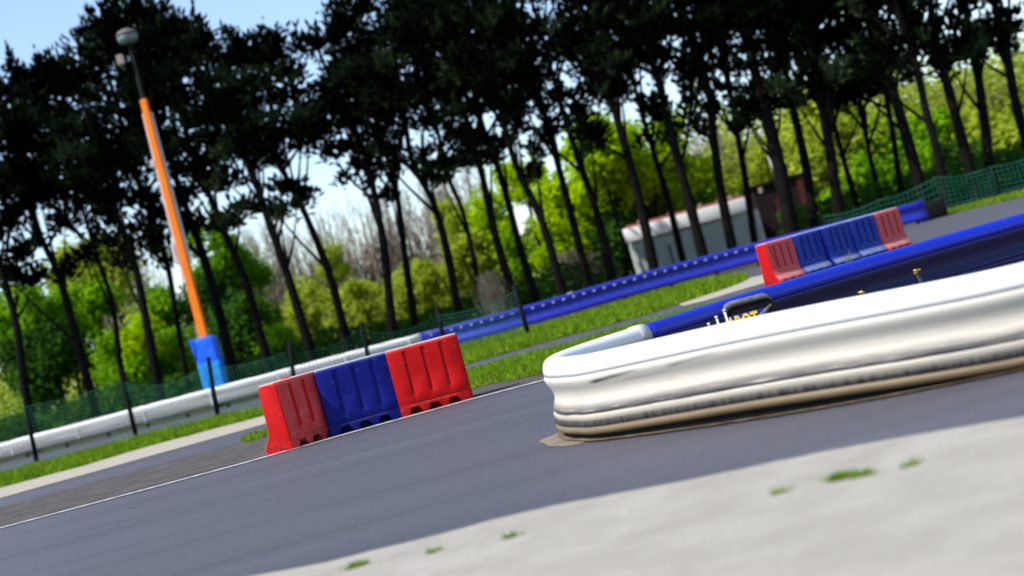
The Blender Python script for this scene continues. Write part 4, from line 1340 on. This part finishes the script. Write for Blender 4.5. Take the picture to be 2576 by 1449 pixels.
def reeds(x, y, wpx, D, lab):
    c = dp(x, y, D)
    r = random.Random(int(x))
    w = wpx / (FPX / D)
    v, f = [], []
    for _ in range(260):
        x0, y0 = r.gauss(0, w * 0.5), r.gauss(0, .4)
        h = c.z * r.uniform(0.6, 1.05)
        tuft_faces(v, f, Vector((x0, y0, 0)), Vector((r.gauss(0, .16), r.gauss(0, .15), 1)).normalized(), h, 0.022, r, False)
        if r.random() < 0.4: tuft_faces(v, f, Vector((x0, y0, h * 0.75)), Vector((r.gauss(0, .2), 0, 1)).normalized(), h * 0.3, 0.07, r)
    o = pyd('dry_reeds', v, f, M['reed'])
    o.location = (c.x, D, 0)
    tag(o, lab, 'reeds', 'dry reeds behind the guard rail')
reeds(1225, 690, 28, 60, 'small clump of dry beige reeds left of the end post')
reeds(1440, 630, 32, 63, 'dry beige reeds between pines left of the shed')
reeds(1505, 640, 28, 63, 'dry beige reeds nearest the shed')

# low undergrowth, one mass
def undergrowth(seed, Y0, Y1, zmax, n, mat, name, lab, x0=-32, x1=32, gap=None):
    r = random.Random(seed)
    v, f = [], []
    hs = [r.uniform(0.62, 1.0) for _ in range(70)]
    for _ in range(n):
        x = r.uniform(x0, x1)
        Y = r.uniform(Y0, Y1)
        if gap and gap[0] < x < gap[1]: continue
        k = (x - x0) / (x1 - x0) * 68
        h = zmax * (hs[int(k)] * (1 - k % 1) + hs[int(k) + 1] * (k % 1))
        z = r.random() ** 1.2 * h
        p = Vector((x, Y, z))
        nrm = Vector((r.gauss(0, 1), r.gauss(0, 1) - 0.3, r.gauss(0, .7) + 0.5)).normalized()
        u, w = frame(nrm)
        d1, d2 = u * r.uniform(0.09, 0.20), w * r.uniform(0.06, 0.12)
        i = len(v)
        v += [tuple(p - d1), tuple(p - d2), tuple(p + d1), tuple(p + d2)]
        f.append((i, i + 1, i + 2, i + 3))
    tag(pyd(name, v, f, M[mat]), lab, 'undergrowth', kind='stuff')
undergrowth(1, 78, 86, 5.6, 60000, 'olive_leaf', 'far_undergrowth', 'pale far undergrowth seen between the pine trunks')
undergrowth(4, 79, 88, 9.0, 52000, 'olive_leaf', 'sunlit_woodland', 'tall sunlit yellow green woodland filling the gaps between the right hand pines', 12, 34)
undergrowth(5, 80, 86, 8.0, 26000, 'yellow_leaf', 'sunlit_woodland', 'bright spring foliage rising behind the shed and the centre pines', 3.0, 11.5)
undergrowth(2, 60, 66, 2.0, 30000, 'dark_leaf', 'low_undergrowth', 'dark low undergrowth just behind the pine trunks', gap=(4.6, 12.5))
undergrowth(3, 88, 96, 4.6, 30000, 'green_leaf', 'distant_hedge', 'green hedge line far behind the trees', -60, 60)

# ------------------------------------------------------------------ light
sd = Vector((-0.58, -0.25, 0.80)).normalized()
el = math.asin(sd.z)
az = math.atan2(sd.x, sd.y)
w = bpy.data.worlds.new('World')
SC.world = w
w.use_nodes = True
nt = w.node_tree
bg = nt.nodes['Background']
sky = nt.nodes.new('ShaderNodeTexSky')
sky.sky_type = 'NISHITA'
sky.sun_disc = False
sky.sun_elevation = el
sky.sun_rotation = az
sky.air_density = 1.0
sky.dust_density = 0.8
sky.ozone_density = 1.5
nt.links.new(sky.outputs[0], bg.inputs[0])
bg.inputs[1].default_value = 0.15
sl = bpy.data.lights.new('sun', 'SUN')
sl.energy = 4.0
sl.angle = R(0.5)
sl.color = (1.0, 0.95, 0.87)
so = bpy.data.objects.new('sun', sl)
C.objects.link(so)
so.rotation_euler = sd.to_track_quat('Z', 'Y').to_euler()
vs_ = SC.view_settings
vs_.view_transform = 'Standard'
vs_.look = 'None'
vs_.exposure = 0.72
vs_.gamma = 1.0
SC.cycles.use_denoising = True
SC.cycles.max_bounces = 6
